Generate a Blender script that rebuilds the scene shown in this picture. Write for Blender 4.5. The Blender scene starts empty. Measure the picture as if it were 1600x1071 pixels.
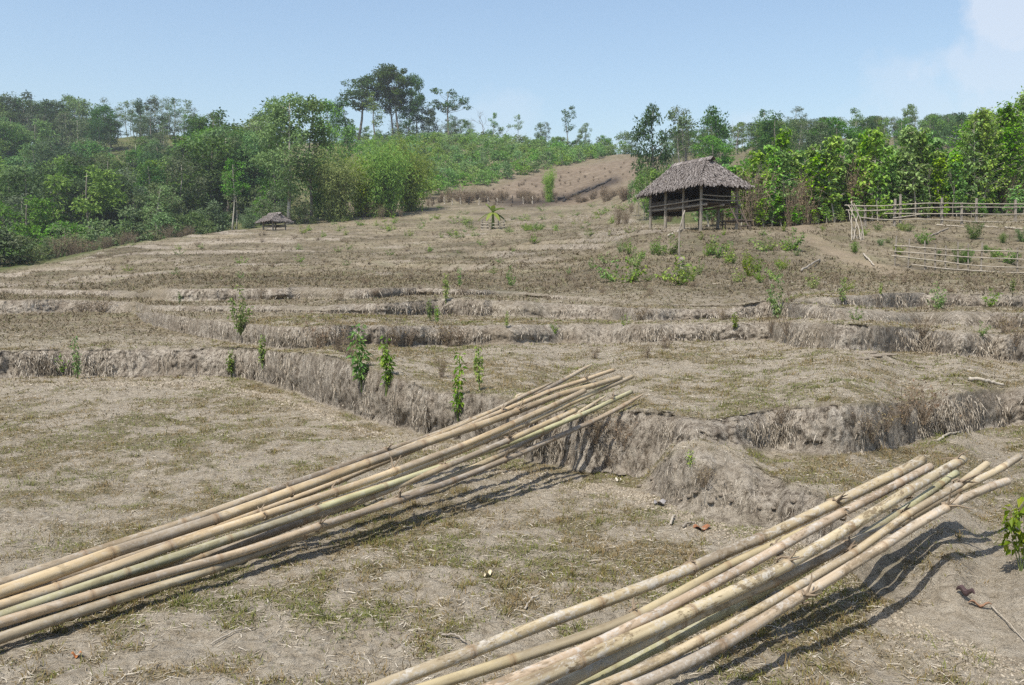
import bpy, math, random
import numpy as np
from mathutils import Vector, Matrix

rng = np.random.default_rng(7)
random.seed(7)
SC = bpy.context.scene
COL = SC.collection
PI = math.pi
R = math.radians

# ------------------------------------------------------------------ camera model (numbers taken from the photograph)
F, CX, CY, CAMH = 1400.0, 800.0, 535.5, 1.65
TH = math.atan((CY - 420.0) / F)

def ray(px, py):
    """pixel of the photograph -> X/Y and dZ/dY of the view ray"""
    px = np.asarray(px, float); py = np.asarray(py, float)
    cx = (px - CX) / F; cy = (py - CY) / F
    dy = math.cos(TH) - cy * math.sin(TH)
    return cx / dy, (-math.sin(TH) - cy * math.cos(TH)) / dy

def on_z(px, py, z):
    k, m = ray(px, py); Y = (z - CAMH) / m
    return Vector((k * Y, Y, z))

def on_y(px, py, Y):
    k, m = ray(px, py)
    return Vector((k * Y, Y, CAMH + m * Y))

# ------------------------------------------------------------------ numpy noise
def _h(ix, iy, iz, seed):
    n = (ix.astype(np.int64) * 374761393 + iy.astype(np.int64) * 668265263 + iz.astype(np.int64) * 2147483647 + seed * 974634777) & 0xffffffff
    n = ((n ^ (n >> 13)) * 1274126177) & 0xffffffff
    n = ((n ^ (n >> 16)) * 2246822519) & 0xffffffff
    return ((n ^ (n >> 15)) & 0xffff) / 32767.5 - 1.0

def vnoise(x, y, z=None, seed=0):
    x = np.asarray(x, float); y = np.asarray(y, float)
    ix = np.floor(x); iy = np.floor(y); fx = x - ix; fy = y - iy
    fx = fx * fx * (3 - 2 * fx); fy = fy * fy * (3 - 2 * fy)
    if z is None:
        zz = np.zeros_like(ix)
        a = _h(ix, iy, zz, seed); b = _h(ix + 1, iy, zz, seed); c = _h(ix, iy + 1, zz, seed); d = _h(ix + 1, iy + 1, zz, seed)
        return (a + (b - a) * fx) * (1 - fy) + (c + (d - c) * fx) * fy
    z = np.asarray(z, float); iz = np.floor(z); fz = z - iz; fz = fz * fz * (3 - 2 * fz)
    def lay(q):
        a = _h(ix, iy, q, seed); b = _h(ix + 1, iy, q, seed); c = _h(ix, iy + 1, q, seed); d = _h(ix + 1, iy + 1, q, seed)
        return (a + (b - a) * fx) * (1 - fy) + (c + (d - c) * fx) * fy
    return lay(iz) * (1 - fz) + lay(iz + 1) * fz

def fbm(x, y, z=None, octs=3, seed=0, gain=.5):
    s = 0; a = 1; t = 0; f = 1.0
    for i in range(octs):
        s = s + a * vnoise(x * f, y * f, None if z is None else z * f, seed + i * 17); t += a; a *= gain; f *= 2.03
    return s / t

# ------------------------------------------------------------------ mesh helpers
def mesh_arrays(name, V, faces, attrs=None, smooth=False, mat=None, midx=None):
    """faces: list of int arrays (n,3) or (n,4)"""
    me = bpy.data.meshes.new(name)
    V = np.asarray(V, np.float32)
    me.vertices.add(len(V)); me.vertices.foreach_set('co', V.ravel())
    faces = [np.asarray(f, np.int32) for f in faces if len(f)]
    loops = np.concatenate([f.ravel() for f in faces])
    sizes = np.concatenate([np.full(len(f), f.shape[1], np.int32) for f in faces])
    starts = np.concatenate([[0], np.cumsum(sizes)[:-1]]).astype(np.int32)
    me.loops.add(len(loops)); me.loops.foreach_set('vertex_index', loops)
    me.polygons.add(len(sizes)); me.polygons.foreach_set('loop_start', starts); me.polygons.foreach_set('loop_total', sizes)
    if midx is not None: me.polygons.foreach_set('material_index', np.asarray(midx, np.int32))
    me.polygons.foreach_set('use_smooth', np.full(len(sizes), smooth, bool))
    for k, a in (attrs or {}).items():
        a = np.asarray(a, np.float32)
        if a.ndim == 1:
            at = me.attributes.new(k, 'FLOAT', 'POINT'); at.data.foreach_set('value', a)
        else:
            at = me.attributes.new(k, 'FLOAT_VECTOR', 'POINT'); at.data.foreach_set('vector', a.ravel())
    me.update(calc_edges=True); me.validate()
    if mat:
        for q in (mat if isinstance(mat, (list, tuple)) else [mat]): me.materials.append(q)
    return me

class MB:
    """collects tubes, boxes and leaves into one mesh"""
    def __init__(s): s.v = []; s.q = []; s.t = []; s.n = 0
    def add(s, V, q=(), t=()):
        V = np.asarray(V, float).reshape(-1, 3)
        if len(q): s.q.append(np.asarray(q, int).reshape(-1, 4) + s.n)
        if len(t): s.t.append(np.asarray(t, int).reshape(-1, 3) + s.n)
        s.v.append(V); s.n += len(V)
    def tube(s, P, rad, sides=6, caps=True):
        P = np.asarray(P, float); n = len(P)
        rad = np.broadcast_to(np.asarray(rad, float), (n,))
        T = np.gradient(P, axis=0); T /= np.linalg.norm(T, axis=1)[:, None] + 1e-9
        ref = np.array([0, 0, 1.0]) if abs(T[n // 2][2]) < .9 else np.array([1.0, 0, 0])
        A = np.cross(T, ref); A /= np.linalg.norm(A, axis=1)[:, None] + 1e-9
        B = np.cross(T, A)
        an = np.arange(sides) / sides * 2 * PI
        V = P[:, None, :] + rad[:, None, None] * (np.cos(an)[None, :, None] * A[:, None, :] + np.sin(an)[None, :, None] * B[:, None, :])
        i = np.arange(n - 1)[:, None] * sides; j = np.arange(sides)[None, :]; k = (j + 1) % sides
        q = np.stack([i + j, i + k, i + sides + k, i + sides + j], -1).reshape(-1, 4)
        V = V.reshape(-1, 3); t = []
        if caps:
            V = np.vstack([V, P[:1], P[-1:]]); a = n * sides
            t = [[a, (c + 1) % sides, c] for c in range(sides)] + [[a + 1, (n - 1) * sides + c, (n - 1) * sides + (c + 1) % sides] for c in range(sides)]
        s.add(V, q, t); return s
    def box(s, c, d, M=None):
        x, y, z = np.asarray(d, float) / 2
        V = np.array([[-x, -y, -z], [x, -y, -z], [x, y, -z], [-x, y, -z], [-x, -y, z], [x, -y, z], [x, y, z], [-x, y, z]])
        if M is not None: V = V @ np.asarray(M.to_3x3()).T
        s.add(V + np.asarray(c, float), [[0, 3, 2, 1], [4, 5, 6, 7], [0, 1, 5, 4], [1, 2, 6, 5], [2, 3, 7, 6], [3, 0, 4, 7]]); return s
    def leaves(s, P, D, N, L, W, droop=.15, fold=.12):
        P = np.asarray(P, float); n = len(P)
        D = D / (np.linalg.norm(D, axis=1)[:, None] + 1e-9)
        S = np.cross(D, N); S /= np.linalg.norm(S, axis=1)[:, None] + 1e-9
        N = np.cross(S, D)
        L = np.broadcast_to(np.asarray(L, float), (n,))[:, None]; W = np.broadcast_to(np.asarray(W, float), (n,))[:, None]
        a = P; b = P + D * L * .42 + S * W / 2 + N * W * fold; c = P + D * L - N * L * droop; d = P + D * L * .42 - S * W / 2 + N * W * fold
        V = np.stack([a, b, c, d], 1).reshape(-1, 3)
        i = np.arange(n)[:, None] * 4
        s.add(V, t=np.concatenate([i + np.array([0, 2, 1]), i + np.array([0, 3, 2])], 0)); return s
    def mesh(s, name, mat, smooth=False, attrs=None):
        return mesh_arrays(name, np.vstack(s.v), s.q and [np.vstack(s.q)] + ([np.vstack(s.t)] if s.t else []) or [np.vstack(s.t)], attrs, smooth, mat)

def link(name, me, parent=None, **kw):
    o = bpy.data.objects.new(name, me); COL.objects.link(o)
    if parent is not None: o.parent = parent
    for k, v in kw.items():
        if v: o[k] = v
    return o
def thing(name, label, cat, loc=(0, 0, 0), rz=0, group=None, me=None):
    o = bpy.data.objects.new(name, me); COL.objects.link(o)
    o.location = loc; o.rotation_euler = (0, 0, rz); o['label'] = label; o['category'] = cat
    if group: o['group'] = group
    return o
def dup(root, loc, rz, sc, label, group=None, tilt=(0, 0)):
    r = root.copy(); COL.objects.link(r); r.location = loc; r.rotation_euler = (tilt[0], tilt[1], rz); r.scale = sc if hasattr(sc, '__len__') else (sc, sc, sc)
    r['label'] = label
    if group: r['group'] = group
    elif 'group' in r: del r['group']
    for ch in KIDS.get(root.name, ()):
        c = ch.copy(); COL.objects.link(c); c.parent = r
    return r
KIDS = {}

# ------------------------------------------------------------------ materials
class NT:
    def __init__(s, name):
        s.m = bpy.data.materials.new(name); s.m.use_nodes = True; s.t = s.m.node_tree; s.t.nodes.clear()
        s.out = s.t.nodes.new('ShaderNodeOutputMaterial')
    def n(s, typ, **kw):
        o = s.t.nodes.new(typ)
        for k, v in kw.items(): setattr(o, k, v)
        return o
    def l(s, a, b): s.t.links.new(a, b)
    def val(s, x, sock):
        if hasattr(x, 'links'): s.l(x, sock)
        else: sock.default_value = x
    def noise(s, vec, scale, det=4, rough=.6, dist=0.0):
        o = s.n('ShaderNodeTexNoise'); s.l(vec, o.inputs['Vector']); o.inputs['Scale'].default_value = scale
        o.inputs['Detail'].default_value = det; o.inputs['Roughness'].default_value = rough; o.inputs['Distortion'].default_value = dist
        return o.outputs['Fac']
    def ramp(s, fac, stops):
        o = s.n('ShaderNodeValToRGB'); s.l(fac, o.inputs['Fac']); e = o.color_ramp.elements
        while len(e) < len(stops): e.new(.5)
        for el, (p, c) in zip(e, stops):
            el.position = p; el.color = (c, c, c, 1) if not hasattr(c, '__len__') else (*c, 1)
        return o.outputs['Color']
    def mix(s, f, a, b, typ='MIX'):
        o = s.n('ShaderNodeMix', data_type='RGBA', blend_type=typ); s.val(f, o.inputs[0])
        for x, i in ((a, 6), (b, 7)):
            if hasattr(x, 'links'): s.l(x, o.inputs[i])
            else: o.inputs[i].default_value = (*x, 1)
        return o.outputs[2]
    def math(s, op, a, b=0.0, c=None, clamp=False):
        o = s.n('ShaderNodeMath', operation=op, use_clamp=clamp); s.val(a, o.inputs[0]); s.val(b, o.inputs[1])
        if c is not None: s.val(c, o.inputs[2])
        return o.outputs[0]
    def attr(s, name, vec=False):
        o = s.n('ShaderNodeAttribute', attribute_name=name); return o.outputs['Vector'] if vec else o.outputs['Fac']
    def scale(s, vec, x, y, z):
        o = s.n('ShaderNodeMapping'); s.l(vec, o.inputs['Vector']); o.inputs['Scale'].default_value = (x, y, z); return o.outputs['Vector']
    def bump(s, h, strength, dist, prev=None):
        o = s.n('ShaderNodeBump'); s.l(h, o.inputs['Height']); o.inputs['Strength'].default_value = strength; o.inputs['Distance'].default_value = dist
        if prev: s.l(prev, o.inputs['Normal'])
        return o.outputs['Normal']
    def pbr(s, col, rough=.85, normal=None, spec=.25):
        o = s.n('ShaderNodeBsdfPrincipled')
        if hasattr(col, 'links'): s.l(col, o.inputs['Base Color'])
        else: o.inputs['Base Color'].default_value = (*col, 1)
        s.val(rough, o.inputs['Roughness']); o.inputs['Specular IOR Level'].default_value = spec
        if normal: s.l(normal, o.inputs['Normal'])
        return o.outputs[0]
    def done(s, sh): s.l(sh, s.out.inputs['Surface']); return s.m

def leaf_mat(name, c1, c2, c3, trans=.28, val=.25, rough=.6):
    """leaves: three hues spread over single leaves, brightness a little different from plant to plant"""
    t = NT(name)
    g = t.n('ShaderNodeNewGeometry'); oi = t.n('ShaderNodeObjectInfo')
    col = t.ramp(g.outputs['Random Per Island'], [(0, c1), (.5, c2), (1, c3)])
    hs = t.n('ShaderNodeHueSaturation'); t.l(col, hs.inputs['Color'])
    t.l(t.math('MULTIPLY_ADD', oi.outputs['Random'], val * 2, 1 - val), hs.inputs['Value'])
    r2 = t.math('FRACT', t.math('MULTIPLY', oi.outputs['Random'], 7.31), 0.0)
    t.l(t.math('MULTIPLY_ADD', r2, .05, .475), hs.inputs['Hue'])
    t.l(t.math('MULTIPLY_ADD', t.math('FRACT', t.math('MULTIPLY', oi.outputs['Random'], 13.7), 0.0), .4, .75), hs.inputs['Saturation'])
    p = t.pbr(hs.outputs[0], rough, spec=.3)
    tr = t.n('ShaderNodeBsdfTranslucent'); t.l(hs.outputs[0], tr.inputs['Color'])
    mx = t.n('ShaderNodeMixShader'); mx.inputs[0].default_value = trans; t.l(p, mx.inputs[1]); t.l(tr.outputs[0], mx.inputs[2])
    return t.done(mx.outputs[0])

def bark_mat(name, c1, c2, sc=6):
    t = NT(name); co = t.n('ShaderNodeTexCoord').outputs['Object']
    f = t.noise(t.scale(co, 1, 1, .25), sc, 5, .7)
    col = t.ramp(f, [(.3, c1), (.7, c2)])
    return t.done(t.pbr(col, .9, t.bump(f, .6, .03)))

M = {}
M['leaf_dark'] = leaf_mat('leaf_dark', (0.0362, 0.0835, 0.0166), (0.0579, 0.1224, 0.0226), (0.0904, 0.1614, 0.0287), trans=.38)
M['leaf_mid'] = leaf_mat('leaf_mid', (0.0834, 0.1723, 0.0282), (0.1334, 0.2506, 0.04), (0.1918, 0.3132, 0.0528), trans=.38)
M['leaf_pale'] = leaf_mat('leaf_pale', (0.102, 0.15, 0.054), (0.138, 0.198, 0.0702), (0.18, 0.228, 0.0918), trans=.38)
M['leaf_bright'] = leaf_mat('leaf_bright', (0.1106, 0.233, 0.024), (0.1843, 0.3535, 0.0337), (0.2856, 0.4659, 0.0543), trans=.36)
M['leaf_bamboo'] = leaf_mat('leaf_bamboo', (0.1928, 0.3137, 0.044), (0.284, 0.422, 0.0616), (0.3854, 0.4869, 0.088), trans=.5)
M['leaf_weed'] = leaf_mat('leaf_weed', (0.1037, 0.1943, 0.0298), (0.1777, 0.2915, 0.0416), (0.2962, 0.3643, 0.0654), trans=.38)
M['leaf_dry'] = leaf_mat('leaf_dry', (.12, .085, .05), (.19, .14, .08), (.26, .20, .11), trans=.15)
M['leaf_crop'] = leaf_mat('leaf_crop', (0.1232, 0.238, 0.048), (0.1812, 0.315, 0.066), (0.2465, 0.378, 0.084), trans=.4)
M['bark_grey'] = bark_mat('bark_grey', (.13, .11, .09), (.27, .24, .20))
M['bark_pale'] = bark_mat('bark_pale', (.26, .23, .19), (.48, .44, .37))
M['twig'] = bark_mat('twig', (.15, .11, .075), (.28, .22, .15))
M['stem_green'] = bark_mat('stem_green', (.10, .15, .04), (.18, .20, .07), 20)
M['wood_grey'] = bark_mat('wood_grey', (.17, .145, .115), (.34, .30, .245), 9)
M['wood_pale'] = bark_mat('wood_pale', (.28, .24, .185), (.46, .41, .335), 9)
M['wood_dark'] = bark_mat('wood_dark', (.055, .043, .033), (.12, .095, .072), 7)
M['char'] = bark_mat('char', (.018, .016, .015), (.06, .055, .05), 7)
HAZE, SKY, SUNE, EXPO = .0004, .145, 4.8, 0.3
# ------------------------------------------------------------------ the ground: terraced paddies, one sheet from the feet to beyond the ridge
def knots(tab):
    a = np.array(tab, float); return a

def curve(px, py, phi):
    """slope dz/dr along azimuth phi of a line drawn through photo pixels"""
    k, m = ray(px, py); ph = np.arctan(k); return np.interp(phi, ph, m * np.cos(ph))
def curve_y(px, Y, phi):
    k, _ = ray(px, np.full(len(px), 420.0)); ph = np.arctan(k); return np.interp(phi, ph, Y / np.cos(ph))

W0 = knots([(-100,605,605),(0,602,602),(337,600,600),(405,612,612),(472,632,632),(520,652,652),(560,668,668),(640,690,690),(700,705,705),(760,722,722),(800,736,736),(900,756,756),(950,758,758),(985,768,766),(1000,772,760),(1025,780,735),(1050,794,706),(1100,818,698),(1150,828,716),(1200,834,748),(1250,850,766),(1300,880,785),(1380,945,825),(1430,968,842),(1500,1000,868),(1600,1035,905),(1700,1060,930)])
W1 = knots([(-100,595,550),(0,592,548),(170,591,545),(337,589,543),(405,599,546),(472,619,552),(520,640,556),(560,655,572),(600,667,580),(640,677,596),(700,690,612),(760,706,617),(800,720,622),(850,735,635),(900,742,645),(950,745,648),(1000,754,640),(1025,728,643),(1050,698,648),(1100,690,658),(1130,696,654),(1200,706,640),(1300,712,630),(1400,701,632),(1440,690,630),(1500,679,615),(1600,664,607),(1700,655,600)])
W2 = knots([(-100,494,494),(0,493,493),(150,492,492),(212,493,491),(224,503,485),(240,511,488),(300,524,497),(371,538,505),(422,545,509),(472,546,511),(560,541,510),(700,541,509),(800,539,508),(1000,537,508),(1200,533,506),(1250,544,504),(1400,553,512),(1440,551,518),(1600,570,525),(1700,575,528)])
W3 = knots([(-100,491,472),(0,491,470),(105,489,469),(210,489,472),(223,488,475),(300,488,479),(400,489,478),(480,490,479),(600,494,474),(700,494,467),(800,496,471),(1000,503,482),(1130,500,484),(1200,497,472),(1400,506,489),(1500,510,487),(1600,516,489),(1700,518,490)])
W4 = knots([(-100,462,456),(0,460,452),(210,466,456),(260,471,451),(420,470,451),(500,469,450),(560,470,452),(650,462,450),(800,462,455),(1000,478,474),(1130,480,475),(1300,478,466),(1390,482,457),(1500,480,460),(1600,482,462)])
E0 = knots([(0,437,42),(200,428,40),(400,428,36),(600,430,33),(800,432,28),(1000,440,22),(1200,440,20),(1400,440,21),(1600,438,21)])
E1 = knots([(0,428,52),(200,400,58),(400,390,60),(600,395,55),(800,395,46),(1000,395,36),(1200,408,33),(1400,428,33),(1600,430,33)])
E2 = knots([(0,420,60),(100,402,66),(200,380,74),(300,366,80),(400,357,86),(500,352,88),(600,352,86),(700,356,80),(800,358,74),(900,362,60),(980,361,43),(1020,360,41),(1180,360,41),(1300,366,41),(1400,355,43),(1600,347,43)])
E2B = knots([(0,421,64),(200,382,80),(400,358,90),(600,346,96),(800,346,88),(900,350,76),(980,359,50),(1100,358,49),(1200,356,49),(1300,352,48),(1400,347,47),(1600,341,47)])
E3 = knots([(0,450,100),(150,430,105),(250,405,110),(330,375,112),(400,345,115),(500,328,115),(600,322,118),(700,318,118),(900,320,112),(960,322,100),(1000,335,75),(1100,345,62),(1300,345,56),(1400,338,54),(1600,328,54)])
E4 = knots([(0,390,140),(150,350,150),(250,320,155),(400,300,155),(500,300,140),(600,300,135),(700,308,128),(800,300,135),(900,288,140),(980,262,150),(1000,280,130),(1100,300,110),(1300,300,100),(1600,290,95)])
E5 = knots([(0,232,225),(200,214,240),(300,214,240),(400,222,225),(500,220,212),(600,216,205),(700,216,205),(800,224,205),(900,234,210),(980,240,190),(1050,240,200),(1100,232,230),(1300,222,235),(1500,215,230),(1600,212,220)])

fine = np.radians(np.linspace(-35, 35, 960))
outer = np.radians(np.concatenate([35 + np.cumsum(np.linspace(.4, 4.0, 40)), ]))
outer = outer[outer < PI - .03]
PHI = np.concatenate([-outer[::-1], fine, outer])
NCOL = len(PHI)
BACK = np.clip((np.abs(PHI) - R(55)) / R(50), 0, 1); BACK = BACK * BACK * (3 - 2 * BACK)

def build_profile():
    phi = PHI
    rows_r, rows_z, rows_w, rows_u = [], [], [], []
    r = np.full(NCOL, .3); z = np.zeros(NCOL)
    def emit(ra, za, wall, u): rows_r.append(ra.copy()); rows_z.append(za.copy()); rows_w.append(np.full(NCOL, wall) if np.isscalar(wall) else wall); rows_u.append(u)
    emit(r, z, 0.0, 0)
    for t in np.linspace(.1, 1, 14): emit(.3 + (2.2 - .3) * t + 0 * z, z, 0.0, 0)
    r = np.full(NCOL, 2.2)
    def tread(r1, z1, n, geo=True):
        nonlocal r, z
        for t in np.arange(1, n + 1) / n:
            rr = r * (r1 / r) ** t if geo else r + (r1 - r) * t
            f = (rr - r) / np.maximum(r1 - r, 1e-6)
            emit(rr, z + (z1 - z) * f, 0.0, t)
        r, z = r1.copy(), np.array(z1, float)
    def wall(tab, n, lean, ntread, seed, sag=0.0, soft=1.0, broken=0.0, wob=.9):
        nonlocal r, z
        slump = np.clip((fbm(phi * 13, phi * 0 + 2.2, octs=2, seed=seed + 31) - .12) * 5, 0, 1) * broken
        soft = soft * (1 - .75 * slump)
        lean = 1.1 * slump + lean * np.clip(1 + wob * fbm(phi * 24, phi * 0 + 7.7, octs=3, seed=seed + 9), .45, 2.2)
        sb = curve(tab[:, 0], tab[:, 1], phi); st = curve(tab[:, 0], tab[:, 2], phi)
        rb = np.maximum((z + sag - CAMH) / np.minimum(sb, -.012), r + .12)
        rough = .16 * fbm(phi * 34, phi * 0 + seed, octs=3, seed=seed, gain=.4) * np.clip(rb / 12, .3, 1.3)
        rb = np.maximum(rb + rough, r + .1)
        tread(rb, z + sag, ntread)
        zt = CAMH + (rb + lean) * st
        # crumbling lip
        kw = np.hanning(27); kw /= kw.sum()
        zt = np.convolve(np.pad(np.maximum(zt, z), 13, mode='edge'), kw, 'valid') * .85 + .15 * np.maximum(zt, z)
        zt = np.maximum(zt, z); h = (zt - z)
        lip = .10 * fbm(phi * 150, phi * 0 + 3.3, octs=3, seed=seed + 5) + .16 * fbm(phi * 40, phi * 0 + 1.3, octs=2, seed=seed + 6)
        hh = np.clip(h / .12, 0, 1)
        for u in np.arange(1, n + 1) / n:
            f = .26 * (1 - math.exp(-u * 9)) + .26 * u + .48 * u ** 5
            emit(rb + lean * f, z + h * u ** 1.06 * (1 + lip * math.sin(PI * min(u * 1.0, 1)) ** .5 * u), soft * hh * (1 if .02 < u < .97 else .5), u)
        r, z = rb + lean, zt
    wall(W0, 34, wob=.35, lean=.30 + .55 * np.clip((phi - R(20.5)) / R(4), 0, 1) + .22 * np.exp(-((phi - R(14)) / R(3)) ** 2), ntread=250, seed=11, soft=1 - .72 * np.clip((phi - R(20.5)) / R(4), 0, 1) - .3 * np.exp(-((phi - R(13.5)) / R(3)) ** 2))
    wall(W1, 40, .26, 70, 23)
    wall(W2, 30, .24, 150, 37, broken=.2)
    wall(W3, 24, .24, 44, 41, broken=.4)
    wall(W4, 20, .26, 40, 53, broken=.75)
    def far(tab, n, dz=None):
        r1 = np.maximum(curve_y(tab[:, 0], tab[:, 2], phi), r + .4)
        s1 = curve(tab[:, 0], tab[:, 1], phi)
        ker = np.hanning(41); ker /= ker.sum()
        pad = lambda a: np.convolve(np.pad(a, 20, mode='edge'), ker, 'valid')
        tread(pad(r1), pad(CAMH + r1 * s1), n)
    far(E0, 80); far(E1, 100); far(E2, 90); far(E2B, 18); far(E3, 26); far(E4, 22); far(E5, 30)
    tread(np.full(NCOL, 300.0), z - 6, 8); tread(np.full(NCOL, 520.0), z - 25, 8)
    return np.array(rows_r), np.array(rows_z), np.array(rows_w), np.array(rows_u, float)

GR, GZ, GW, GU = build_profile()
NROW = len(GR)
# behind the camera the walls die out into rising ground
zb = 16 * np.clip((GR - 60) / 160, 0, 1) ** 1.3
GZ = GZ * (1 - BACK) + zb * BACK
GW = GW * (1 - BACK)
GX = GR * np.sin(PHI)[None, :]; GY = GR * np.cos(PHI)[None, :]
# micro terraces on the upper left field
q = GZ + .55 * fbm(GX * .10, GY * .10, octs=3, seed=5)
step = .40
fl = np.floor(q / step) * step; fr = (q - fl) / step
tz = fl + step * np.clip((fr - .80) / .20, 0, 1) ** .8
m_up = np.clip((GR - 26) / 8, 0, 1) * np.clip((95 - GR) / 8, 0, 1) * (1 - BACK) * np.clip((R(13) - PHI) / R(6), 0, 1)[None, :]
m_up = m_up * np.clip(.5 + 1.3 * fbm(GX * .09, GY * .16, octs=3, seed=15), 0, 1)
GZ = GZ + (tz - q) * m_up
fr_w = ((fr > .78) & (m_up > .3)).astype(float)
# relief
bil = .6 * np.abs(vnoise(GX * 13, GY * 13, seed=201)) + .4 * np.abs(vnoise(GX * 29, GY * 29, seed=203))
flat = 1 - np.clip(GW, 0, 1)
wnear = np.clip(GR / 6, .5, 2.5)
GZ = GZ + flat * np.clip(16 / GR, 0, 1) * .026 * (.35 + .65 * np.clip(.5 + fbm(GX * 1.3, GY * 1.3, octs=2, seed=207), 0, 1)) * bil
GZ = GZ + flat * (.030 * fbm(GX * .9, GY * .9, octs=3, seed=61) + .016 * fbm(GX * 5, GY * 5, octs=3, seed=67) * np.clip(14 / GR, 0, 1) + .012 * fbm(GX * 15, GY * 15, octs=2, seed=71) * np.clip(8 / GR, 0, 1))
farm = np.clip((GR - 16) / 20, 0, 1)
GZ = GZ + flat * farm * (.10 * fbm(GX * .55, GY * .55, octs=3, seed=91) + .05 * fbm(GX * 2.1, GY * 2.1, octs=2, seed=95)) * np.clip(1.4 - m_up, .4, 1)
GZ = GZ + np.clip((GR - 110) / 40, 0, 1) * 1.6 * fbm(GX * .045, GY * .045, octs=3, seed=33)
rid = 1 - 2 * np.abs(vnoise(GX * 9, GY * 9, GZ * 5, seed=121))
GWD = np.maximum(GW, .8 * fr_w * (m_up > .35))
wd = GWD * (.022 * rid + .095 * fbm(GX * 1.6, GY * 1.6, GZ * 2.2, 3, 101) + .050 * fbm(GX * 6, GY * 6, GZ * 2.2, 3, 103) + .034 * fbm(GX * 20, GY * 20, GZ * 14, 2, 107))
UND = .20 * np.clip(.25 + 1.8 * fbm(PHI * 8, PHI * 0 + 5.5, octs=3, seed=131), 0, 1)[None, :] * np.clip((GR - 5.5) / 1.5, 0, 1)
wd = wd + (GW > .3) * UND * np.clip(1 - GU[:, None] / .5, 0, 1) ** 1.3
DR = GR + wd
GX = DR * np.sin(PHI)[None, :]; GY = DR * np.cos(PHI)[None, :]
GZ = GZ + GW * .022 * fbm(GX * 7, GY * 7, GZ * 7, 2, 113)

def col_of(phi): return int(np.argmin(np.abs(PHI - phi)))
def gz(x, y):
    """ground height"""
    c = col_of(math.atan2(x, y)); return float(np.interp(math.hypot(x, y), GR[:, c], GZ[:, c]))
def hit(px, py):
    """where the view ray of a pixel meets the ground"""
    k, m = ray(px, py); ph = math.atan(k); s = m * math.cos(ph); c = col_of(ph)
    sl = (GZ[:, c] - CAMH) / GR[:, c]
    idx = np.nonzero(sl >= s)[0]; idx = idx[idx > 15]
    if not len(idx): r = 240.0
    else:
        i = idx[0]; a, b = sl[i - 1], sl[i]; t = (s - a) / (b - a + 1e-9); r = GR[i - 1, c] + (GR[i, c] - GR[i - 1, c]) * min(max(t, 0), 1)
    x, y = r * math.sin(ph), r * math.cos(ph); return Vector((x, y, gz(x, y)))
def at(px, Y):
    k, _ = ray(px, 400.0); x = float(k) * Y; return Vector((x, Y, gz(x, Y)))
def px_of(x, y, z):
    f = y * math.cos(TH) - (z - CAMH) * math.sin(TH); u = y * math.sin(TH) + (z - CAMH) * math.cos(TH)
    return CX + F * x / f, CY - F * u / f

# ground cover attributes: how green, how brown, bare track
px_col = CX + F * np.tan(np.clip(PHI, -1.2, 1.2))
PX = np.broadcast_to(px_col[None, :], GR.shape)
PYg = 420 - F * (GZ - CAMH) / np.maximum(GR * np.cos(np.clip(PHI, -1.4, 1.4))[None, :], .1)
green = np.zeros_like(GR)
lf = np.clip((GR - 92) / 14, 0, 1) * np.clip((520 - PX) / 60, 0, 1)
ridge_l = np.clip((60 + .55 * np.clip(330 - PX, 0, 400) * 0 + (GR - 58)) / 10, 0, 1)
edge_l = np.clip((GR - (np.interp(PX, [0, 100, 200, 300, 400], [60, 66, 76, 84, 93]))) / 5, 0, 1) * np.clip((470 - PX) / 50, 0, 1)
plant = np.clip((GR - 122) / 10, 0, 1) * np.clip((PX - 480) / 60, 0, 1)
brownfield = np.clip(1 - np.abs((PX - 880) / 130) ** 3, 0, 1) * np.clip((GR - 108) / 6, 0, 1) * np.clip(PYg - np.interp(PX, [760, 850, 980], [296, 270, 248]), 0, 12) / 12
right = np.clip((GR - 56) / 5, 0, 1) * np.clip((PX - 985) / 40, 0, 1)
green = np.clip(np.maximum.reduce([lf, edge_l, plant * .35, right]) - brownfield, 0, 1)
green = np.maximum(green, BACK * np.clip((GR - 40) / 30, 0, 1))
track = np.exp(-((PX - np.interp(PYg, [350, 372, 395, 425], [1240, 1262, 1300, 1390])) / 26.0) ** 2) * ((PYg > 350) & (PYg < 432) & (GR > 22))
burnt = np.exp(-((PYg - np.interp(PX, [700, 850, 885, 960], [319, 317, 311, 284])) / 6.5) ** 2) * np.clip((PX - 740) / 60, 0, 1) * np.clip((975 - PX) / 15, 0, 1) * (GR > 95)
dry = np.clip((GR - 14) / 8, 0, 1) * (1 - green)
bare = np.clip(brownfield + plant * .6, 0, 1)
track = track * np.clip(.75 + .9 * fbm(GX * .9, GY * .9, octs=3, seed=211), 0, 1)
def cover(x, y, r):
    c_ = .34 * fbm(x * .6, y * .6, octs=3, seed=301) + .42 * fbm(x * 2.2, y * 2.2, octs=3, seed=307) + .34 * vnoise(x * 8, y * 8, seed=311) + .16 * vnoise(x * 21, y * 21, seed=313)
    ph_ = np.arctan2(x, y)
    sandy = np.clip((ph_ - R(21)) / R(3), 0, 1) * np.clip((6.3 - r) / .6, 0, 1) + np.clip(1 - np.abs(ph_ - R(13.5)) / R(5.5), 0, 1) * np.clip((6.9 - r) / .4, 0, 1) * np.clip((r - 4.9) / .4, 0, 1)
    return c_ - .38 * sandy
cov = cover(GX, GY, GR)
ATT = dict(bare=bare, cov=cov, wall=np.clip(np.maximum(GW, fr_w * .75 * np.clip(.5 + 2 * fbm(GX * .12, GY * .2, octs=2, seed=19), 0, 1)), 0, 1), green=green, track=track, burnt=burnt, dry=dry)

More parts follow.
